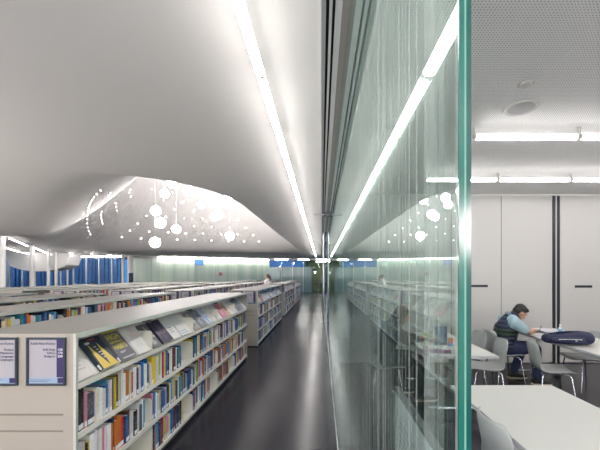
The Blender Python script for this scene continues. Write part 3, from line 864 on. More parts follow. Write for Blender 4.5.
# face-out books on the slanted display shelf
TILT = math.atan2(.216, .263)
def face_book(y, w, h, t, col, label, marks=None, xf=ROWX[0], group='face-out books on the slanted shelf', lift=0.0):
    """stands on the display lip, leaning on the board; local x = out of the cover, y = right, z = up"""
    base = Vector((xf - .022, y, .9995 + lift)); 
    b = MB().box(.0, 0, 0, .0015, w, h, 0).box(-t, 0, 0, .0, .0015, h, 0).box(-t - .0015, 0, 0, -t, w, h, 0)
    o = b.build('book', cmat(col), loc=base, rot=(0, -TILT, 0))
    # push out so the back cover rests on the board
    o.location += Matrix.Rotation(-TILT, 3, 'Y') @ Vector((t + .004, 0, 0))
    tag(o, label, 'book', group)
    MB().box(-t + .0005, .002, .002, -.0005, w - .002, h - .002).build('page_block', cream, o)
    if marks: marks(o, w, h)
    return o
U, V = (0, 1, 0), (0, 0, 1)
E = .0017
def m_triangles(o, w, h):
    b = MB()
    for k in (0, 1):
        x0 = w * (.04 + .46 * k)
        b.prism([(x0, .002), (x0 + w * .47, .002), (x0 + w * (.10 + .02 * k), h * .80)], (E, 0, 0), U, V, (.0006, 0, 0))
    b.build('cover_print', cmat((.74, .53, .10)), o)
    t = MB()
    for k in range(5): t.box(E, w * (.34 + .03 * k), h * (.66 - .09 * k), E + .0008, w * (.48 + .03 * k), h * (.69 - .09 * k))
    t.box(E, w * .05, h * .80, E + .0008, w * .30, h * .86)
    t.build('cover_lettering', cmat((.62, .60, .52)), o)
    MB().box(E, w * .30, h * .90, E + .0007, w * .72, h * .93).build('cover_accent', cmat((.5, .04, .04)), o)
    MB().box(-.02, -.001, .006, -.004, -.0003, .045).build('spine_label', label_white, o)
def m_high(o, w, h):
    t = MB()
    yel = cmat((.78, .68, .03))
    def fit(s, z, size, span):
        m = MB().text(s, (0, 0, 0), U, V, size, 'LEFT')
        ys_ = [p[1] for p in m.v]; sc = span / (max(ys_) - min(ys_))
        t.text(s, (E, w * .12 - min(ys_) * sc, z), U, V, size, 'LEFT', squeeze=sc, depth=.0008)
    fit('HIGH', h * .70, .070, w * .70); fit('PERFORMANCE', h * .58, .026, w * .72); fit('HABITS', h * .37, .066, w * .76)
    t.box(E, .002, h * .955, E + .0006, w, h)
    t.build('cover_title', yel, o)
    g = MB()
    for k in range(2): g.box(E, w * .25, h * (.27 - .035 * k), E + .0006, w * (.62 - .1 * k), h * (.285 - .035 * k))
    g.box(E, w * .15, h * .06, E + .0006, w * .9, h * .085)
    g.build('cover_lettering', cmat((.66, .66, .66)), o)
    MB().box(-.022, -.001, .006, -.003, -.0003, .045).build('spine_label', label_white, o)
def m_you(o, w, h):
    t = MB(); 
    t.text('TO', (E, w * .40, h * .76), U, V, .052); t.text('YOU', (E, w * .30, h * .55), U, V, .056)
    t.build('cover_title', cmat((.74, .38, .40)), o)
    g = MB()
    for k in range(4): g.box(E, w * .35, h * (.40 - .05 * k), E + .0005, w * (.75 - .05 * (k % 2)), h * (.41 - .05 * k))
    g.build('cover_lettering', cmat((.52, .52, .58)), o)
def m_lines(colr, z0=.2, n=5, w0=.2, w1=.8):
    def f(o, w, h):
        g = MB()
        for k in range(n): g.box(E, w * w0, h * (z0 + .11 * k), E + .0005, w * (w1 - .12 * (k % 2)), h * (z0 + .03 + .11 * k))
        g.build('cover_lettering', cmat(colr), o)
    return f
def m_blob(c1, c2, seed):
    def f(o, w, h):
        rr = random.Random(seed); g = MB(); g.box(E, w * .08, h * .38, E + .0004, w * .92, h * .46).box(E, w * .40, h * .10, E + .00045, w * .52, h * .90)
        for k in range(7):
            a, bb = rr.uniform(.06, .66), rr.uniform(.08, .72)
            g.box(E, w * a, h * bb, E + .0005 + .0001 * k, w * (a + rr.uniform(.12, .3)), h * (bb + rr.uniform(.05, .2)), k % 2)
        g.build('cover_print', [cmat(c1), cmat(c2)], o)
    return f
D = face_book
D(2.074, .17, .245, .010, (.74, .69, .68), 'white magazine lying face-out at the near end of the slanted shelf', m_lines((.55, .45, .48), .25, 4))
D(2.305, .185, .255, .028, (.022, .035, .058), 'dark navy book with two tall yellow triangles on its cover', m_triangles)
D(2.535, .205, .265, .020, (.125, .118, .145), 'grey book with big yellow capitals reading HIGH HABITS', m_high)
D(2.775, .195, .265, .016, (.76, .73, .73), 'white face-out book with faint red YOU lettering', m_you)
D(3.03, .15, .25, .012, (.14, .135, .14), 'dark grey face-out book half behind the first shelf bracket', m_blob((.45, .44, .44), (.32, .30, .32), 3))
D(3.20, .215, .252, .022, (.022, .018, .055), 'navy patterned face-out book in the second display bay', m_blob((.10, .05, .10), (.05, .04, .14), 5))
D(3.43, .19, .25, .010, (.76, .74, .74), 'white face-out book with thin dark lettering, second display bay', m_lines((.30, .30, .36), .3, 3, .3, .7))
D(3.65, .20, .252, .010, (.75, .74, .75), 'white face-out book with blue foot band, second display bay', m_lines((.28, .36, .62), .08, 2, .1, .9))
D(4.02, .19, .25, .012, (.28, .26, .26), 'grey photo-covered face-out book just past the second bracket', m_blob((.50, .45, .42), (.12, .12, .12), 8))
D(4.23, .22, .25, .014, (.20, .22, .27), 'steel blue face-out book in the middle display bay', m_blob((.34, .36, .42), (.10, .11, .15), 9))
D(4.47, .20, .25, .014, (.50, .55, .68), 'pale blue face-out book in the middle display bay', m_blob((.22, .30, .58), (.75, .75, .78), 10))
D(4.73, .14, .24, .010, (.76, .72, .70), 'plain cream face-out booklet ending the middle display bay', m_lines((.5, .4, .4), .3, 3))
D(4.93, .21, .25, .010, (.76, .74, .73), 'white face-out book left of the pink one, fourth display bay', m_lines((.45, .40, .42), .3, 4))
D(5.18, .22, .25, .012, (.66, .20, .28), 'pink face-out book in the fourth display bay', m_lines((.8, .7, .7), .25, 3))
D(5.43, .20, .25, .012, (.72, .50, .38), 'peach face-out book with dark red picture, fourth display bay', m_blob((.16, .03, .03), (.60, .14, .06), 12))
D(5.88, .21, .25, .010, (.75, .74, .74), 'white face-out book opening the last display bay', m_lines((.35, .38, .55), .2, 4))
D(6.12, .21, .25, .014, (.10, .10, .12), 'black face-out book in the last display bay', m_blob((.3, .3, .32), (.2, .2, .24), 14))
D(6.36, .19, .25, .014, (.26, .27, .30), 'dark silver face-out book near the far end of display', m_blob((.5, .5, .52), (.16, .16, .2), 15))
D(6.58, .18, .25, .010, (.72, .68, .66), 'off-white face-out book last on the nearest display shelf', m_lines((.6, .3, .3), .3, 3))
rr = random.Random(5)
fc = [((.75, .73, .72), 'white'), ((.62, .40, .14), 'amber'), ((.18, .22, .55), 'blue'), ((.76, .70, .66), 'cream'), ((.55, .12, .10), 'red'), ((.72, .72, .74), 'pale grey')]
for bi, cnt in ((1, 17), (2, 10)):
    for k in range(cnt):
        y = BLK[bi] + .06 + k * (4.62 / cnt)
        if abs(((y - BLK[bi]) % BAY) - BAY) < .0: continue
        c, nm = fc[rr.choices(range(6), [6, 2, 2, 5, 1, 4])[0]]
        w = 4.62 / cnt - (.05 if bi == 1 else .25)
        w = min(w, BAY - ((y - BLK[bi]) % BAY) - .01)
        if w < .10: continue
        D(y, w, .24, .010, c, '%s face-out book, %s along the display shelf of the %s corridor bookcase' % (nm, ordinal(k + 1), ORD[bi]), m_blob(tuple(q * .6 for q in c), (.6, .55, .55), 30 + k))

# ------------------------------------------------------------------ study furniture
def chair_proto():
    c = thing('shell_chair', 'grey moulded shell chair with chrome legs', 'chair')
    prof = [(.215, .425), (.222, .438), (.21, .450), (.14, .452), (.04, .444), (-.06, .437), (-.13, .440), (-.175, .458), (-.205, .50), (-.222, .56), (-.236, .63), (-.25, .70), (-.262, .76), (-.270, .80), (-.272, .815)]
    hw = [.170, .195, .208, .222, .228, .226, .220, .212, .205, .205, .212, .216, .206, .178, .135]
    nv = 16; vs, fs = [], []
    for (x, z), w in zip(prof, hw):
        back_ = sstep(.45, .60, z)
        for j in range(nv + 1):
            v = -1 + 2 * j / nv
            e = abs(v) ** 2.4
            vs.append((x + .055 * e * back_ , v * w, z + .020 * e * (1 - back_)))
    for i in range(len(prof) - 1):
        for j in range(nv): fs.append((i * (nv + 1) + j, i * (nv + 1) + j + 1, (i + 1) * (nv + 1) + j + 1, (i + 1) * (nv + 1) + j))
    sh = MB().add(vs, fs).build('shell', chair_grey, c, smooth=True)
    md = sh.modifiers.new('thick', 'SOLIDIFY'); md.thickness = .009; md.offset = 0
    md = sh.modifiers.new('soft', 'SUBSURF'); md.levels = 1; md.render_levels = 1
    for sx, sy in ((1, 1), (1, -1), (-1, 1), (-1, -1)):
        MB().tube([(sx * .06, sy * .10, .428), (sx * .14, sy * .17, .420), (sx * .155, sy * .182, .40), (sx * .205, sy * .225, .0)], .0095, 10).build('leg', chrome, c, auto=True)
    MB().box(-.08, -.11, .418, .08, .11, .430).build('seat_mount', rail_dark, c)
    return c
chairs = [((1.235, 2.06), .0, 'grey shell chair tucked under the near table, second from the camera'), ((1.205, 1.44), .0, 'grey shell chair tucked under the near table, closest to the camera'),
          ((2.93, 4.40), math.radians(-14), 'grey shell chair turned askew in front of the backpack table'), ((2.13, 4.52), math.radians(172), 'grey shell chair facing the book-strewn table, nearer of two'), ((2.13, 5.10), math.radians(184), 'grey shell chair facing the book-strewn table, farther of two'),
          ((2.80, 5.3), 0, 'grey shell chair the student in the puffer vest sits on'), ((3.84, 5.05), PI, 'grey shell chair across from the student, half under the backpack table'), ((3.95, 4.35), PI + .1, 'grey shell chair on the near right side of the backpack table'),
          ((.84, 4.62), .05, 'grey shell chair behind the glass under the reader in black')]
cp = chair_proto()
for i, ((x, y), a, lab) in enumerate(chairs):
    c = cp if i == 0 else copy_tree(cp)
    c.location = (x, y, 0); c.rotation_euler = (0, 0, a); tag(c, lab, 'chair', 'grey shell chairs in the study')
def table(x0, y0, x1, y1, label):
    cx, cy = (x0 + x1) / 2, (y0 + y1) / 2; w, l = x1 - x0, y1 - y0
    t = thing('folding_table', label, 'table', (cx, cy, 0), 0, 'white study tables')
    MB().box(-w / 2 + .003, -l / 2 + .003, .724, w / 2 - .003, l / 2 - .003, .75).build('table_top', table_white, t, bevel=.002)
    MB().box(-w / 2, -l / 2, .722, w / 2, -l / 2 + .003, .7495).box(-w / 2, l / 2 - .003, .722, w / 2, l / 2, .7495).box(-w / 2, -l / 2 + .003, .722, -w / 2 + .003, l / 2 - .003, .7495).box(w / 2 - .003, -l / 2 + .003, .722, w / 2, l / 2 - .003, .7495).build('edge_band', table_edge, t)
    for s in (-1, 1):
        yy = s * (l / 2 - .22)
        MB().box(-.03, yy - .02, .10, .03, yy + .02, .70).build('column', steel, t, bevel=.004)
        ft = MB().box(-w / 2 + .06, yy - .025, .075, w / 2 - .06, yy + .025, .105).build('foot', chrome, t, bevel=.008)
        for q in (-1, 1):
            cxx = q * (w / 2 - .08)
            MB().tube([(cxx, yy - .014, .032), (cxx, yy + .014, .032)], .032, 16).box(cxx - .012, yy - .02, .05, cxx + .012, yy + .02, .078).build('castor', chair_dark, ft)
        MB().box(-w / 2 + .08, yy - .02, .698, w / 2 - .08, yy + .02, .722).build('bearer', rail_dark, t)
    MB().box(-.015, -l / 2 + .22, .60, .015, l / 2 - .22, .64).build('beam', rail_dark, t)
    return t
table(1.055, 1.30, 1.88, 2.82, 'empty white table nearest the camera in the study')
table(1.20, 3.83, 1.97, 5.40, 'white table behind the glass edge with books on its left half')
table(3.12, 3.80, 3.93, 5.86, 'white table carrying the navy backpack where the student writes')

# low panel with dark cap rail behind the glass
lp = thing('low_screen', 'low greyish white standing screen with dark cap rail behind the glass', 'screen', (.56, 0, 0))
MB().box(0, .75, .06, .03, 2.63, .775).build('panel', low_panel, lp)
MB().box(-.006, .74, .775, .036, 2.645, .80).build('cap_rail', rail_dark, lp, bevel=.003)
for y in (1.0, 2.45): MB().box(-.14, y - .03, 0, .17, y + .03, .06).build('foot', rail_dark, lp)
pr = MB(); rr = random.Random(2)
for k in range(9):
    y = 2.48
    while y > 1.3:
        w = rr.uniform(.02, .09)
        pr.box(-.0006, y - w, .60 - .045 * k, 0, y, .612 - .045 * k); y -= w + rr.uniform(.015, .03)
pr.build('faint_print', cmat((.36, .35, .40)), lp)

# ceiling speaker and smoke detector over the study
p = at(521, 108, F * 1.52 / 167)
sp = thing('ceiling_speaker', 'round white recessed speaker in the perforated ceiling', 'speaker', (p.x, p.y, CEIL))
MB().lathe([(.115, -.004), (.14, -.010), (.15, -.004), (.15, 0), (.115, 0)], seg=36).build('rim', panel_white, sp, smooth=True)
MB().lathe([(0, -.002), (.116, -.002), (.116, 0), (0, 0)], seg=36).build('grille', mat('grille_grey', (.33, .335, .35), .6), sp)
p = at(526, 84, F * 1.52 / 191)
sd = thing('smoke_detector', 'small white disc detector beside the ceiling speaker', 'detector', (p.x, p.y, CEIL))
MB().lathe([(0, -.016), (.036, -.016), (.05, -.006), (.05, 0), (0, 0)], seg=28).build('body', panel_white, sd, smooth=True)
MB().lathe([(.05, -.003), (.058, -.003), (.058, 0), (.05, 0)], seg=28).build('ring', socket_grey, sd)

# ------------------------------------------------------------------ things on the tables
def soft(mb, name, m, parent, loc=None, voxel=.01, smooth=4, rot=None):
    ob = bpy.data.objects.new('tmp', mb.mesh('tmp', m)); COL.objects.link(ob)
    md = ob.modifiers.new('r', 'REMESH'); md.mode = 'VOXEL'; md.voxel_size = voxel
    md = ob.modifiers.new('s', 'SMOOTH'); md.factor = .5; md.iterations = smooth
    dg = bpy.context.evaluated_depsgraph_get()
    me = bpy.data.meshes.new_from_object(ob.evaluated_get(dg)); me.name = name
    me.polygons.foreach_set('use_smooth', [True] * len(me.polygons))
    bpy.data.objects.remove(ob)
    if not me.materials: me.materials.append(m)
    o = bpy.data.objects.new(name, me); COL.objects.link(o)
    if parent: o.parent = parent
    if loc: o.location = loc
    if rot: o.rotation_euler = rot
    return o
bp = thing('backpack', 'stuffed navy backpack lying on the white table in front of the student', 'backpack', (3.19, 4.50, .75), math.radians(-10))
b = MB().loft([(-.23, 0, .066), (-.16, 0, .076), (0, 0, .082), (.14, 0, .092), (.235, 0, .086)], [(.105, .058), (.132, .068), (.14, .074), (.142, .086), (.132, .082)], side=(0, 1, 0), seg=18)
soft(b, 'main_bag', backpack_navy, bp, voxel=.012)
soft(MB().loft([(-.18, -.115, .062), (-.04, -.135, .066), (.12, -.13, .066)], [(.05, .040), (.055, .046), (.05, .046)], side=(0, 1, 0)), 'front_pocket', backpack_navy, bp, voxel=.01)
MB().tube([(-.21, -.03, .125), (-.12, -.04, .152), (.02, -.03, .165), (.13, -.02, .158), (.21, 0, .138)], .014, 8).build('shoulder_strap', backpack_strap, bp, smooth=True)
MB().tube([(.235, -.05, .12), (.27, -.02, .145), (.27, .03, .145), (.235, .05, .12)], .010, 8).build('grab_loop', backpack_strap, bp, smooth=True)
MB().tube([(-.16, -.165, .085), (-.04, -.186, .092), (.10, -.178, .09)], .005, 6).build('zip', zip_grey, bp)
MB().box(.02, -.197, .065, .034, -.183, .092).build('zip_pull', zip_grey, bp)
def flat_book(x, y, z, rz, w, l, t, col, label, cat='book', name='book', group=None):
    o = MB().box(-w / 2, -l / 2, 0, w / 2, l / 2, .0025).box(-w / 2, -l / 2, t - .0025, w / 2, l / 2, t).box(-w / 2, -l / 2, .0025, -w / 2 + .0025, l / 2, t - .0025).build(name, cmat(col), loc=(x, y, z), rot=(0, 0, rz))
    tag(o, label, cat, group)
    MB().box(-w / 2 + .0025, -l / 2 + .003, .0025, w / 2 - .003, l / 2 - .003, t - .0025).build('page_block', cream, o)
    return o
T = .7502
flat_book(3.53, 5.32, T, .1, .24, .30, .035, (.20, .24, .34), 'grey-blue thick textbook lying before the student')
flat_book(3.50, 5.33, T + .0352, -.15, .21, .28, .012, (.66, .68, .74), 'thin pale notebook on top of the grey-blue textbook')
sh = tag(MB().box(-.15, -.105, 0, .15, .105, .0012).build('paper_sheet', cmat((.80, .80, .82)), loc=(3.36, 5.20, T), rot=(0, 0, .25)), 'white sheet of paper under the writing hands', 'paper')
sh2 = tag(MB().box(-.15, -.105, 0, .15, .105, .0012).build('paper_sheet', cmat((.76, .77, .80)), loc=(3.27, 4.96, T), rot=(0, 0, -.3)), 'white sheet of paper at the table edge behind the backpack', 'paper')
bo = thing('bottle', 'small clear bottle with blue label beside the textbooks', 'bottle', (3.71, 5.36, T))
MB().lathe([(0, 0), (.028, 0), (.03, .01), (.03, .075), (.012, .095), (.012, .105), (0, .105)], seg=18).build('body', cmat((.62, .70, .76), .15), bo, smooth=True)
MB().lathe([(.0304, .02), (.0304, .06)], seg=18).build('wrapper', cmat((.10, .35, .62)), bo)
MB().lathe([(0, .105), (.013, .105), (.013, .13), (.004, .135), (0, .135)], seg=14).build('cap', cmat((.8, .8, .8)), bo)
# on the table behind the glass
flat_book(1.54, 4.70, T, .2, .20, .26, .035, (.02, .07, .07), 'dark green book at the bottom of the small pile behind glass')
flat_book(1.54, 4.71, T + .0352, -.1, .19, .25, .03, (.60, .58, .50), 'cream book in the middle of the small pile behind glass')
flat_book(1.53, 4.70, T + .0654, .15, .18, .24, .03, (.45, .50, .06), 'lime green book topping the small pile behind glass')
flat_book(1.54, 4.70, T + .0956, .0, .16, .22, .02, (.05, .045, .05), 'black notebook crowning the small pile behind glass')
flat_book(1.36, 4.08, T, 1.35, .22, .30, .035, (.13, .02, .13), 'purple book lying near the table corner behind glass')
tag(MB().box(-.10, -.14, 0, .10, .14, .002).build('paper_sheet', cmat((.8, .8, .8)), loc=(1.42, 4.12, T + .0354), rot=(0, 0, 1.2)), 'white paper lying on the purple book', 'paper')
st = tag(MB().box(-.012, -.11, 0, .012, .11, .24).build('binder', cmat((.05, .08, .16)), loc=(1.52, 4.42, T + .002), rot=(0, .0, -1.1)), 'dark blue binder standing upright on the table behind glass', 'binder')
MB().box(-.009, -.1105, .01, .009, -.104, .232).build('page_block', cream, st)
cn = thing('drink_can', 'small red and blue can beside the upright binder', 'can', (1.62, 4.33, T))
MB().lathe([(0, 0), (.026, 0), (.03, .008), (.03, .05)], seg=18).build('body', cmat((.05, .15, .45), .3), cn, smooth=True)
MB().lathe([(.03, .05), (.03, .10), (.024, .11), (0, .11)], seg=18).build('upper_body', cmat((.55, .10, .05), .3), cn, smooth=True)

# ------------------------------------------------------------------ people
def hand(b, wrist, fwd, side, up, s=1.0, curl=.7):
    """palm, four bent fingers of unequal length and a thumb leaving the side of the palm"""
    wrist, f, sd, u = Vector(wrist), Vector(fwd).normalized(), Vector(side).normalized(), Vector(up).normalized()
    b.loft([wrist, wrist + f * .045 * s, wrist + f * .085 * s], [(.024 * s, .019 * s), (.038 * s, .016 * s), (.040 * s, .013 * s)], side=sd, seg=12)
    for k, ln in enumerate((.066, .076, .070, .054)):
        r0 = wrist + f * .078 * s + sd * (.030 - .0205 * k) * s
        p1 = r0 + (f * .9 + u * .15) * ln * .42 * s
        p2 = p1 + (f * (1 - curl * .55) - u * curl * .8).normalized() * ln * .33 * s
        p3 = p2 + (f * (.35 - curl * .4) - u).normalized() * ln * .27 * s
        b.loft([r0, p1, p2, p3], [.0092 * s, .0085 * s, .0078 * s, .0068 * s], side=sd, seg=8)
    t0 = wrist + f * .028 * s + sd * .028 * s
    t1 = t0 + (f * .6 + sd * .75).normalized() * .036 * s; t2 = t1 + (f * .95 - u * .35).normalized() * .030 * s; t3 = t2 + (f * .8 - sd * .4 - u * .4).normalized() * .022 * s
    b.loft([t0, t1, t2, t3], [.012 * s, .0105 * s, .0095 * s, .008 * s], side=f, seg=8)
def head(b, c, tilt, r=1.0, hairmb=None):
    """head centre c, facing local +x, nodding down by tilt"""
    c = Vector(c); q = Matrix.Rotation(tilt, 3, 'Y')
    P = lambda x, y, z: c + q @ Vector((x * r, y * r, z * r))
    b.ball(P(-.008, 0, .022), (.094 * r, .076 * r, .098 * r), 20, 14, rot=q)
    b.loft([P(.022, 0, .0), P(.032, 0, -.055), P(.045, 0, -.092)], [(.064 * r, .066 * r), (.054 * r, .055 * r), (.030 * r, .030 * r)], side=(0, 1, 0), seg=14)
    b.loft([P(.083, 0, .028), P(.098, 0, -.004), P(.103, 0, -.022)], [.009 * r, .012 * r, .0145 * r], seg=8)      # nose
    b.loft([P(.082, -.02, -.052), P(.092, 0, -.052), P(.082, .02, -.052)], [.006 * r, .0085 * r, .006 * r], side=(0, 0, 1), seg=8)   # mouth
    b.loft([P(.078, -.045, .042), P(.090, 0, .045), P(.078, .045, .042)], [.008 * r, .009 * r, .008 * r], side=(0, 0, 1), seg=8)   # brow
    for s in (-1, 1):
        b.ball(P(-.002, s * .078, -.005), (.020 * r, .010 * r, .031 * r), 12, 8, rot=q)
    return P, q
def eyes(parent, P, q, r=1.0):
    for s in (-1, 1):
        MB().ball(P(.083, s * .031, .020), (.007 * r, .012 * r, .006 * r), 10, 6, rot=q).build('eye', black_plastic, parent, smooth=True)
def seated(label, loc, rz, mats, hair='short', pose=None, group=None):
    p = thing('person', label, 'person', loc, rz, group)
    J = dict(hip=(0, 0, .56), belly=(.005, 0, .66), chest=(.05, 0, .83), sh=(.105, 0, .945), neck=(.16, 0, 1.0), head=(.255, 0, 1.07), tilt=.72,
             shR=(.07, -.185, .935), elR=(.265, -.205, .805), wrR=(.44, -.03, .80), shL=(.10, .185, .935), elL=(.31, .24, .81), wrL=(.45, .10, .805),
             kneeR=(.43, -.12, .54), ankR=(.45, -.12, .10), kneeL=(.40, .14, .54), ankL=(.24, .15, .12))
    if pose: J.update(pose)
    b = MB()
    b.loft([J['hip'], J['belly'], J['chest'], J['sh']], [(.165, .115), (.145, .105), (.165, .115), (.155, .085)], seg=18)
    b.loft([J['sh'], J['neck'], tuple(Vector(J['neck']).lerp(Vector(J['head']), .6))], [.07, .054, .052])
    P, q = head(b, J['head'], J['tilt'])
    for s in 'RL':
        b.loft([J['sh' + s], tuple(Vector(J['sh' + s]).lerp(Vector(J['el' + s]), .5)), J['el' + s]], [.052, .047, .040])
        w = Vector(J['wr' + s]); e = Vector(J['el' + s])
        b.loft([e, e.lerp(w, .4), w], [.041, .039, .027])
        f = (w - e).normalized()
        hf = Vector((.72, .5 if s == 'R' else -.35, -.05)).normalized()
        sdv = Vector((0, 0, 1)).cross(hf).normalized() * (1 if s == 'R' else -1)
        hand(b, w, hf, sdv, (0, 0, 1), 1.0, .8)
        h = Vector((0, -.09 if s == 'R' else .09, .548))
        b.loft([h, h.lerp(Vector(J['knee' + s]), .5), J['knee' + s]], [.088, .076, .058])
        k, a = Vector(J['knee' + s]), Vector(J['ank' + s])
        b.loft([k, k.lerp(a, .35), a], [.057, .055, .038])
        b.loft([a - Vector((.03, 0, .03)), a + Vector((.07, 0, -.045)), a + Vector((.15, 0, -.06))], [(.034, .032), (.038, .026), (.036, .018)])
    soft(b, 'body', skin, p, voxel=.006, smooth=3)
    eyes(p, P, q)
    # trousers
    t = MB()
    t.loft([J['hip'], tuple(Vector(J['hip']).lerp(Vector(J['belly']), .45))], [(.182, .114), (.168, .118)], seg=18)
    for s in 'RL':
        h = Vector((0, -.09 if s == 'R' else .09, .548)); k, a = Vector(J['knee' + s]), Vector(J['ank' + s])
        t.loft([h, h.lerp(k, .5), k], [.102, .090, .072]); t.loft([k, k.lerp(a, .4), a.lerp(k, .06)], [.070, .068, .058])
    soft(t, 'trousers', mats['legs'], p, voxel=.010)
    for s in 'RL':
        a = Vector(J['ank' + s])
        z = a.z - .10
        shm = MB().loft([a + Vector((-.045, 0, -.035)), a + Vector((.0, 0, -.03)), a + Vector((.10, 0, -.058)), a + Vector((.19, 0, -.068))], [(.040, .046), (.043, .050), (.045, .036), (.036, .022)])
        so_ = soft(shm, 'shoe', shoe_dark, p, voxel=.007)
        MB().prism([(-.085, -.04), (.05, -.045), (.19, -.042), (.225, 0), (.19, .042), (.05, .045), (-.085, .04)], (a.x, a.y, z), (1, 0, 0), (0, 1, 0), (0, 0, .022)).build('sole', shoe_sole, so_)
    # shirt with short or long sleeves
    s_ = MB(); full = mats.get('long')
    s_.loft([tuple(Vector(J['hip']) + Vector((0, 0, .06))), J['belly'], J['chest'], J['sh']], [(.175, .125), (.160, .120), (.188, .142), (.182, .118)], seg=18)
    for s in 'RL':
        e, sh_ = Vector(J['el' + s]), Vector(J['sh' + s]); w = Vector(J['wr' + s])
        s_.ball(sh_, .086, 14, 10)
        s_.loft([Vector(J['sh']).lerp(sh_, .6), sh_, sh_.lerp(e, .55), sh_.lerp(e, 1.0 if full else .74)], [.088, .088, .074, .068])
        if full: s_.loft([e, e.lerp(w, .5), e.lerp(w, .95)], [.058, .052, .042])
    soft(s_, 'shirt' if not full else 'coat', mats['top'], p, voxel=.009)
    if 'vest' in mats:
        v = MB()
        v.loft([tuple(Vector(J['hip']) + Vector((-.01, 0, .02))), J['belly'], J['chest'], tuple(Vector(J['sh']) + Vector((.0, 0, -.005)))], [(.205, .165), (.195, .165), (.208, .165), (.165, .125)], seg=20)
        v.loft([tuple(Vector(J['sh']) + Vector((-.015, 0, .02))), tuple(Vector(J['neck']) + Vector((0, 0, .015)))], [(.12, .10), (.085, .085)], seg=18)
        soft(v, 'vest', mats['vest'], p, voxel=.010)
        soft(MB().loft([tuple(Vector(J['neck']) + Vector((-.085, -.05, .06))), tuple(Vector(J['neck']) + Vector((-.095, 0, .068))), tuple(Vector(J['neck']) + Vector((-.085, .05, .06)))], [.024, .03, .024], side=(0, 0, 1)), 'hood', collar_grey, p, voxel=.008)
    hb = MB(); c = Vector(J['head']); Q = lambda x, y, z: c + q @ Vector((x, y, z))
    hb.ball(Q(-.022, 0, .050), (.096, .086, .086), 20, 12, rot=q)
    hb.ball(Q(-.055, 0, .005), (.060, .080, .075), 16, 10, rot=q)
    hb.ball(Q(.028, 0, .088), (.062, .074, .036), 16, 8, rot=q)
    if hair == 'long':
        hb.loft([Q(-.04, 0, .06), Q(-.085, 0, -.02), tuple(Vector(J['neck']) + Vector((-.10, 0, .0))), tuple(Vector(J['chest']) + Vector((-.14, 0, .04)))], [(.068, .06), (.070, .05), (.068, .035), (.045, .02)], seg=14)
        for s in (-1, 1): hb.loft([Q(-.01, s * .07, .05), Q(-.005, s * .085, -.05), Q(-.01, s * .085, -.13)], [(.022, .04), (.016, .03), (.010, .02)], side=(0, 1, 0))
    soft(hb, 'hair', hair_black, p, voxel=.008, smooth=2)
    return p
s1 = seated('student in navy and green puffer vest and pale blue tee bent over his writing', (2.79, 5.30, 0), 0.0, dict(legs=jeans, top=tee_blue, vest=vest))
pen = tag(MB().tube([(0, 0, 0), (.045, -.01, .115)], [.0025, .0045], 8).build('pen', black_plastic, loc=(3.36, 5.345, .7525)), 'dark pen held in the hand of the student in the puffer vest', 'pen')
seated('reader with long dark hair and black coat leaning over the table behind glass', (.84, 4.62, 0), 0.05, dict(legs=coat_black, top=coat_black, long=True), hair='long', pose=dict(head=(.24, 0, 1.10), tilt=.4))
# standing visitor among the shelves and a reader by the far windows
def standing(label, loc, rz):
    p = thing('person', label, 'person', loc, rz)
    b = MB()
    b.loft([(0, 0, .88), (0, 0, 1.05), (0, 0, 1.25), (0, 0, 1.38)], [(.155, .105), (.125, .09), (.15, .10), (.14, .07)], seg=16)
    b.loft([(0, 0, 1.38), (.01, 0, 1.46), (.02, 0, 1.52)], [.06, .048, .048])
    P, q = head(b, (.03, 0, 1.58), .1, .98)
    for s in (-1, 1):
        b.loft([(0, s * .165, 1.36), (.0, s * .20, 1.18), (.03, s * .21, 1.06)], [.045, .04, .036]); b.loft([(.03, s * .21, 1.06), (.12, s * .2, .95), (.2, s * .18, .90)], [.036, .032, .024])
        hand(b, (.2, s * .18, .90), (1, 0, -.3), (0, -s, 0), (0, 0, 1), .95, .5)
        b.loft([(0, s * .08, .88), (0, s * .085, .65), (.01, s * .085, .48)], [.085, .07, .055]); b.loft([(.01, s * .085, .48), (0, s * .085, .3), (0, s * .085, .09)], [.052, .05, .036])
        b.loft([(-.03, s * .085, .05), (.08, s * .09, .035), (.15, s * .09, .025)], [(.034, .034), (.038, .026), (.034, .018)])
    soft(b, 'body', skin, p, voxel=.008); eyes(p, P, q)
    t = MB().loft([(0, 0, .86), (0, 0, 1.0)], [(.17, .12), (.15, .105)], seg=16)
    for s in (-1, 1): t.loft([(0, s * .08, .88), (0, s * .085, .6), (0, s * .085, .11)], [.098, .078, .055])
    soft(t, 'trousers', jeans, p, voxel=.011)
    t = MB().loft([(0, 0, .95), (0, 0, 1.08), (0, 0, 1.25), (0, 0, 1.385)], [(.165, .115), (.145, .105), (.165, .115), (.15, .08)], seg=16)
    for s in (-1, 1): t.loft([(0, s * .15, 1.36), (.0, s * .20, 1.18), (.03, s * .21, 1.07)], [.06, .054, .05]); t.loft([(.03, s * .21, 1.06), (.12, s * .2, .95), (.17, s * .19, .92)], [.05, .045, .036])
    soft(t, 'sweater', sweater_white, p, voxel=.01)
    for s in (-1, 1):
        soft(MB().loft([(-.05, s * .085, .05), (.06, s * .09, .045), (.17, s * .09, .032)], [(.042, .046), (.044, .04), (.036, .028)]), 'shoe', shoe_dark, p, voxel=.009)
    hb = MB().ball((.01, 0, 1.625), (.096, .088, .088), 18, 12).ball((-.04, 0, 1.58), (.06, .08, .08), 14, 10)
    hb.loft([(-.09, 0, 1.63), (-.15, 0, 1.58), (-.15, 0, 1.45), (-.12, 0, 1.34)], [.03, .038, .034, .015])
    soft(hb, 'hair', hair_black, p, voxel=.009, smooth=2)
standing('standing visitor with dark ponytail and white sweater between the far bookcases', (-2.55, 16.4, 0), 2.6)
pw = at(90, 280, 22.5)
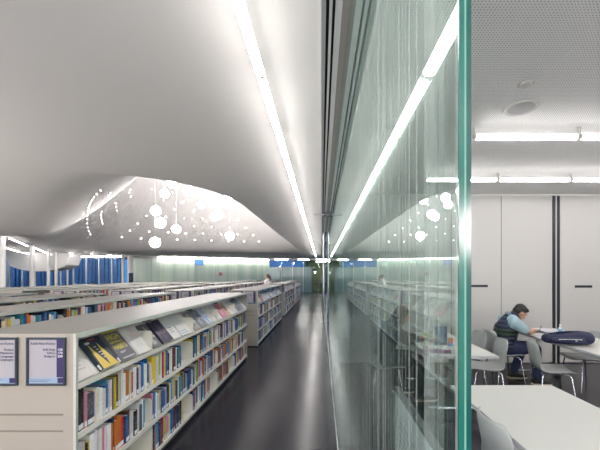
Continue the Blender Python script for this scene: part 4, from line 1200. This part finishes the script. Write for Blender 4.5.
seated('reader in dark clothes seated at a desk before the far blue windows', (pw.x - .15, pw.y, 0), 0.1, dict(legs=jeans, top=coat_black, long=True))
for i, (px, lab) in enumerate(((75.5, 'white desk left of the reader at the far windows'), (106, 'white desk the far reader leans on'))):
    q = at(px, 286, 22.5)
    dk = thing('desk', lab, 'desk', (q.x, q.y, 0))
    MB().box(-.45, -.35, .71, .45, .35, .74).build('desk_top', table_white, dk)
    MB().box(-.45, .33, .74, .45, .36, 1.05).build('screen', table_white, dk)
    for sx in (-1, 1):
        MB().box(sx * .43 - .02, -.33, 0, sx * .43 + .02, .33, .71).build('side_leg', table_white, dk)
fs_ = thing('stool', 'grey stool under the far reader by the windows', 'stool', (pw.x - .15, pw.y, 0))
MB().lathe([(0, .40), (.2, .40), (.21, .43), (0, .44)], seg=20).build('seat', chair_dark, fs_)
MB().tube([(0, 0, .0), (0, 0, .41)], .05).build('stem', chrome, fs_)
q = at(71, 288, 20.5)
ac = thing('armchair', 'dark rounded armchair back left of the far reader', 'armchair', (q.x, q.y, 0))
soft(MB().loft([(-.3, 0, .215), (0, 0, .225), (.3, 0, .215)], [(.3, .21), (.32, .22), (.3, .21)]), 'seat', coat_black, ac, voxel=.03)
soft(MB().loft([(-.28, -.25, .55), (0, -.28, .68), (.28, -.25, .55)], [(.12, .28), (.12, .32), (.12, .28)]), 'backrest', coat_black, ac, voxel=.03)

# screen and sign on the green wall
def on_green(px, py):
    # where the sight line meets the green wall
    k = (px - CX) / F; n = Vector((-dirg.y, dirg.x, 0))
    d = n.dot(G0) / (n.x * k + n.y)
    return at(px, py, d)
p = on_green(199, 262)
tvs = thing('wall_screen_display', 'small glowing blue screen on the green glass wall', 'screen', p, GA)
MB().box(-.34, -.06, -.28, .34, -.002, .28).build('casing', rail_dark, tvs)
MB().box(-.31, -.064, -.25, .31, -.060, .25).build('display', screen_blue, tvs)
p = on_green(220.5, 274)
sg = thing('round_sign', 'small round red-rimmed sign on the green glass wall', 'sign', p, GA)
MB().lathe([(.10, -.012), (.16, -.012), (.16, 0), (.10, 0)], seg=24).build('ring', red_paint, sg, rot=(PI / 2, 0, 0), loc=(0, -.014, 0))
MB().lathe([(0, -.010), (.10, -.010), (.10, 0), (0, 0)], seg=24).build('disc', sign_paper, sg, rot=(PI / 2, 0, 0), loc=(0, -.013, 0))
MB().box(-.09, -.026, -.015, .09, -.022, .015).build('bar', red_paint, sg, rot=(0, .78, 0))

# ------------------------------------------------------------------ dusk sky, camera, view
w = bpy.data.worlds.new('dusk'); scene.world = w; w.use_nodes = True
nt, lk = w.node_tree.nodes, w.node_tree.links
bg = nt['Background']; bg.inputs['Strength'].default_value = 1.0
tc = nt.new('ShaderNodeTexCoord'); nz = nt.new('ShaderNodeTexNoise'); nz.inputs['Scale'].default_value = 9
lk.new(tc.outputs['Generated'], nz.inputs['Vector'])
rp = nt.new('ShaderNodeValToRGB'); rp.color_ramp.elements[0].position = .35; rp.color_ramp.elements[1].position = .65
rp.color_ramp.elements[0].color = (.012, .058, .20, 1); rp.color_ramp.elements[1].color = (.08, .26, .60, 1)
lk.new(nz.outputs['Fac'], rp.inputs[0]); lk.new(rp.outputs[0], bg.inputs['Color'])

cam = bpy.data.cameras.new('camera'); co = bpy.data.objects.new('camera', cam); COL.objects.link(co)
co.location = (0, 0, EYE); co.rotation_euler = (PI / 2, 0, 0)
cam.sensor_width = 36; cam.lens = 36 * F / 600
cam.shift_x = -(CX - 300) / 600; cam.shift_y = (CY - 225) / 600
cam.clip_start = .05; cam.clip_end = 200
scene.camera = co
vs_ = scene.view_settings
vs_.view_transform = 'Standard'; vs_.look = 'None'; vs_.gamma = 1; vs_.use_curve_mapping = False; vs_.exposure = 0.28
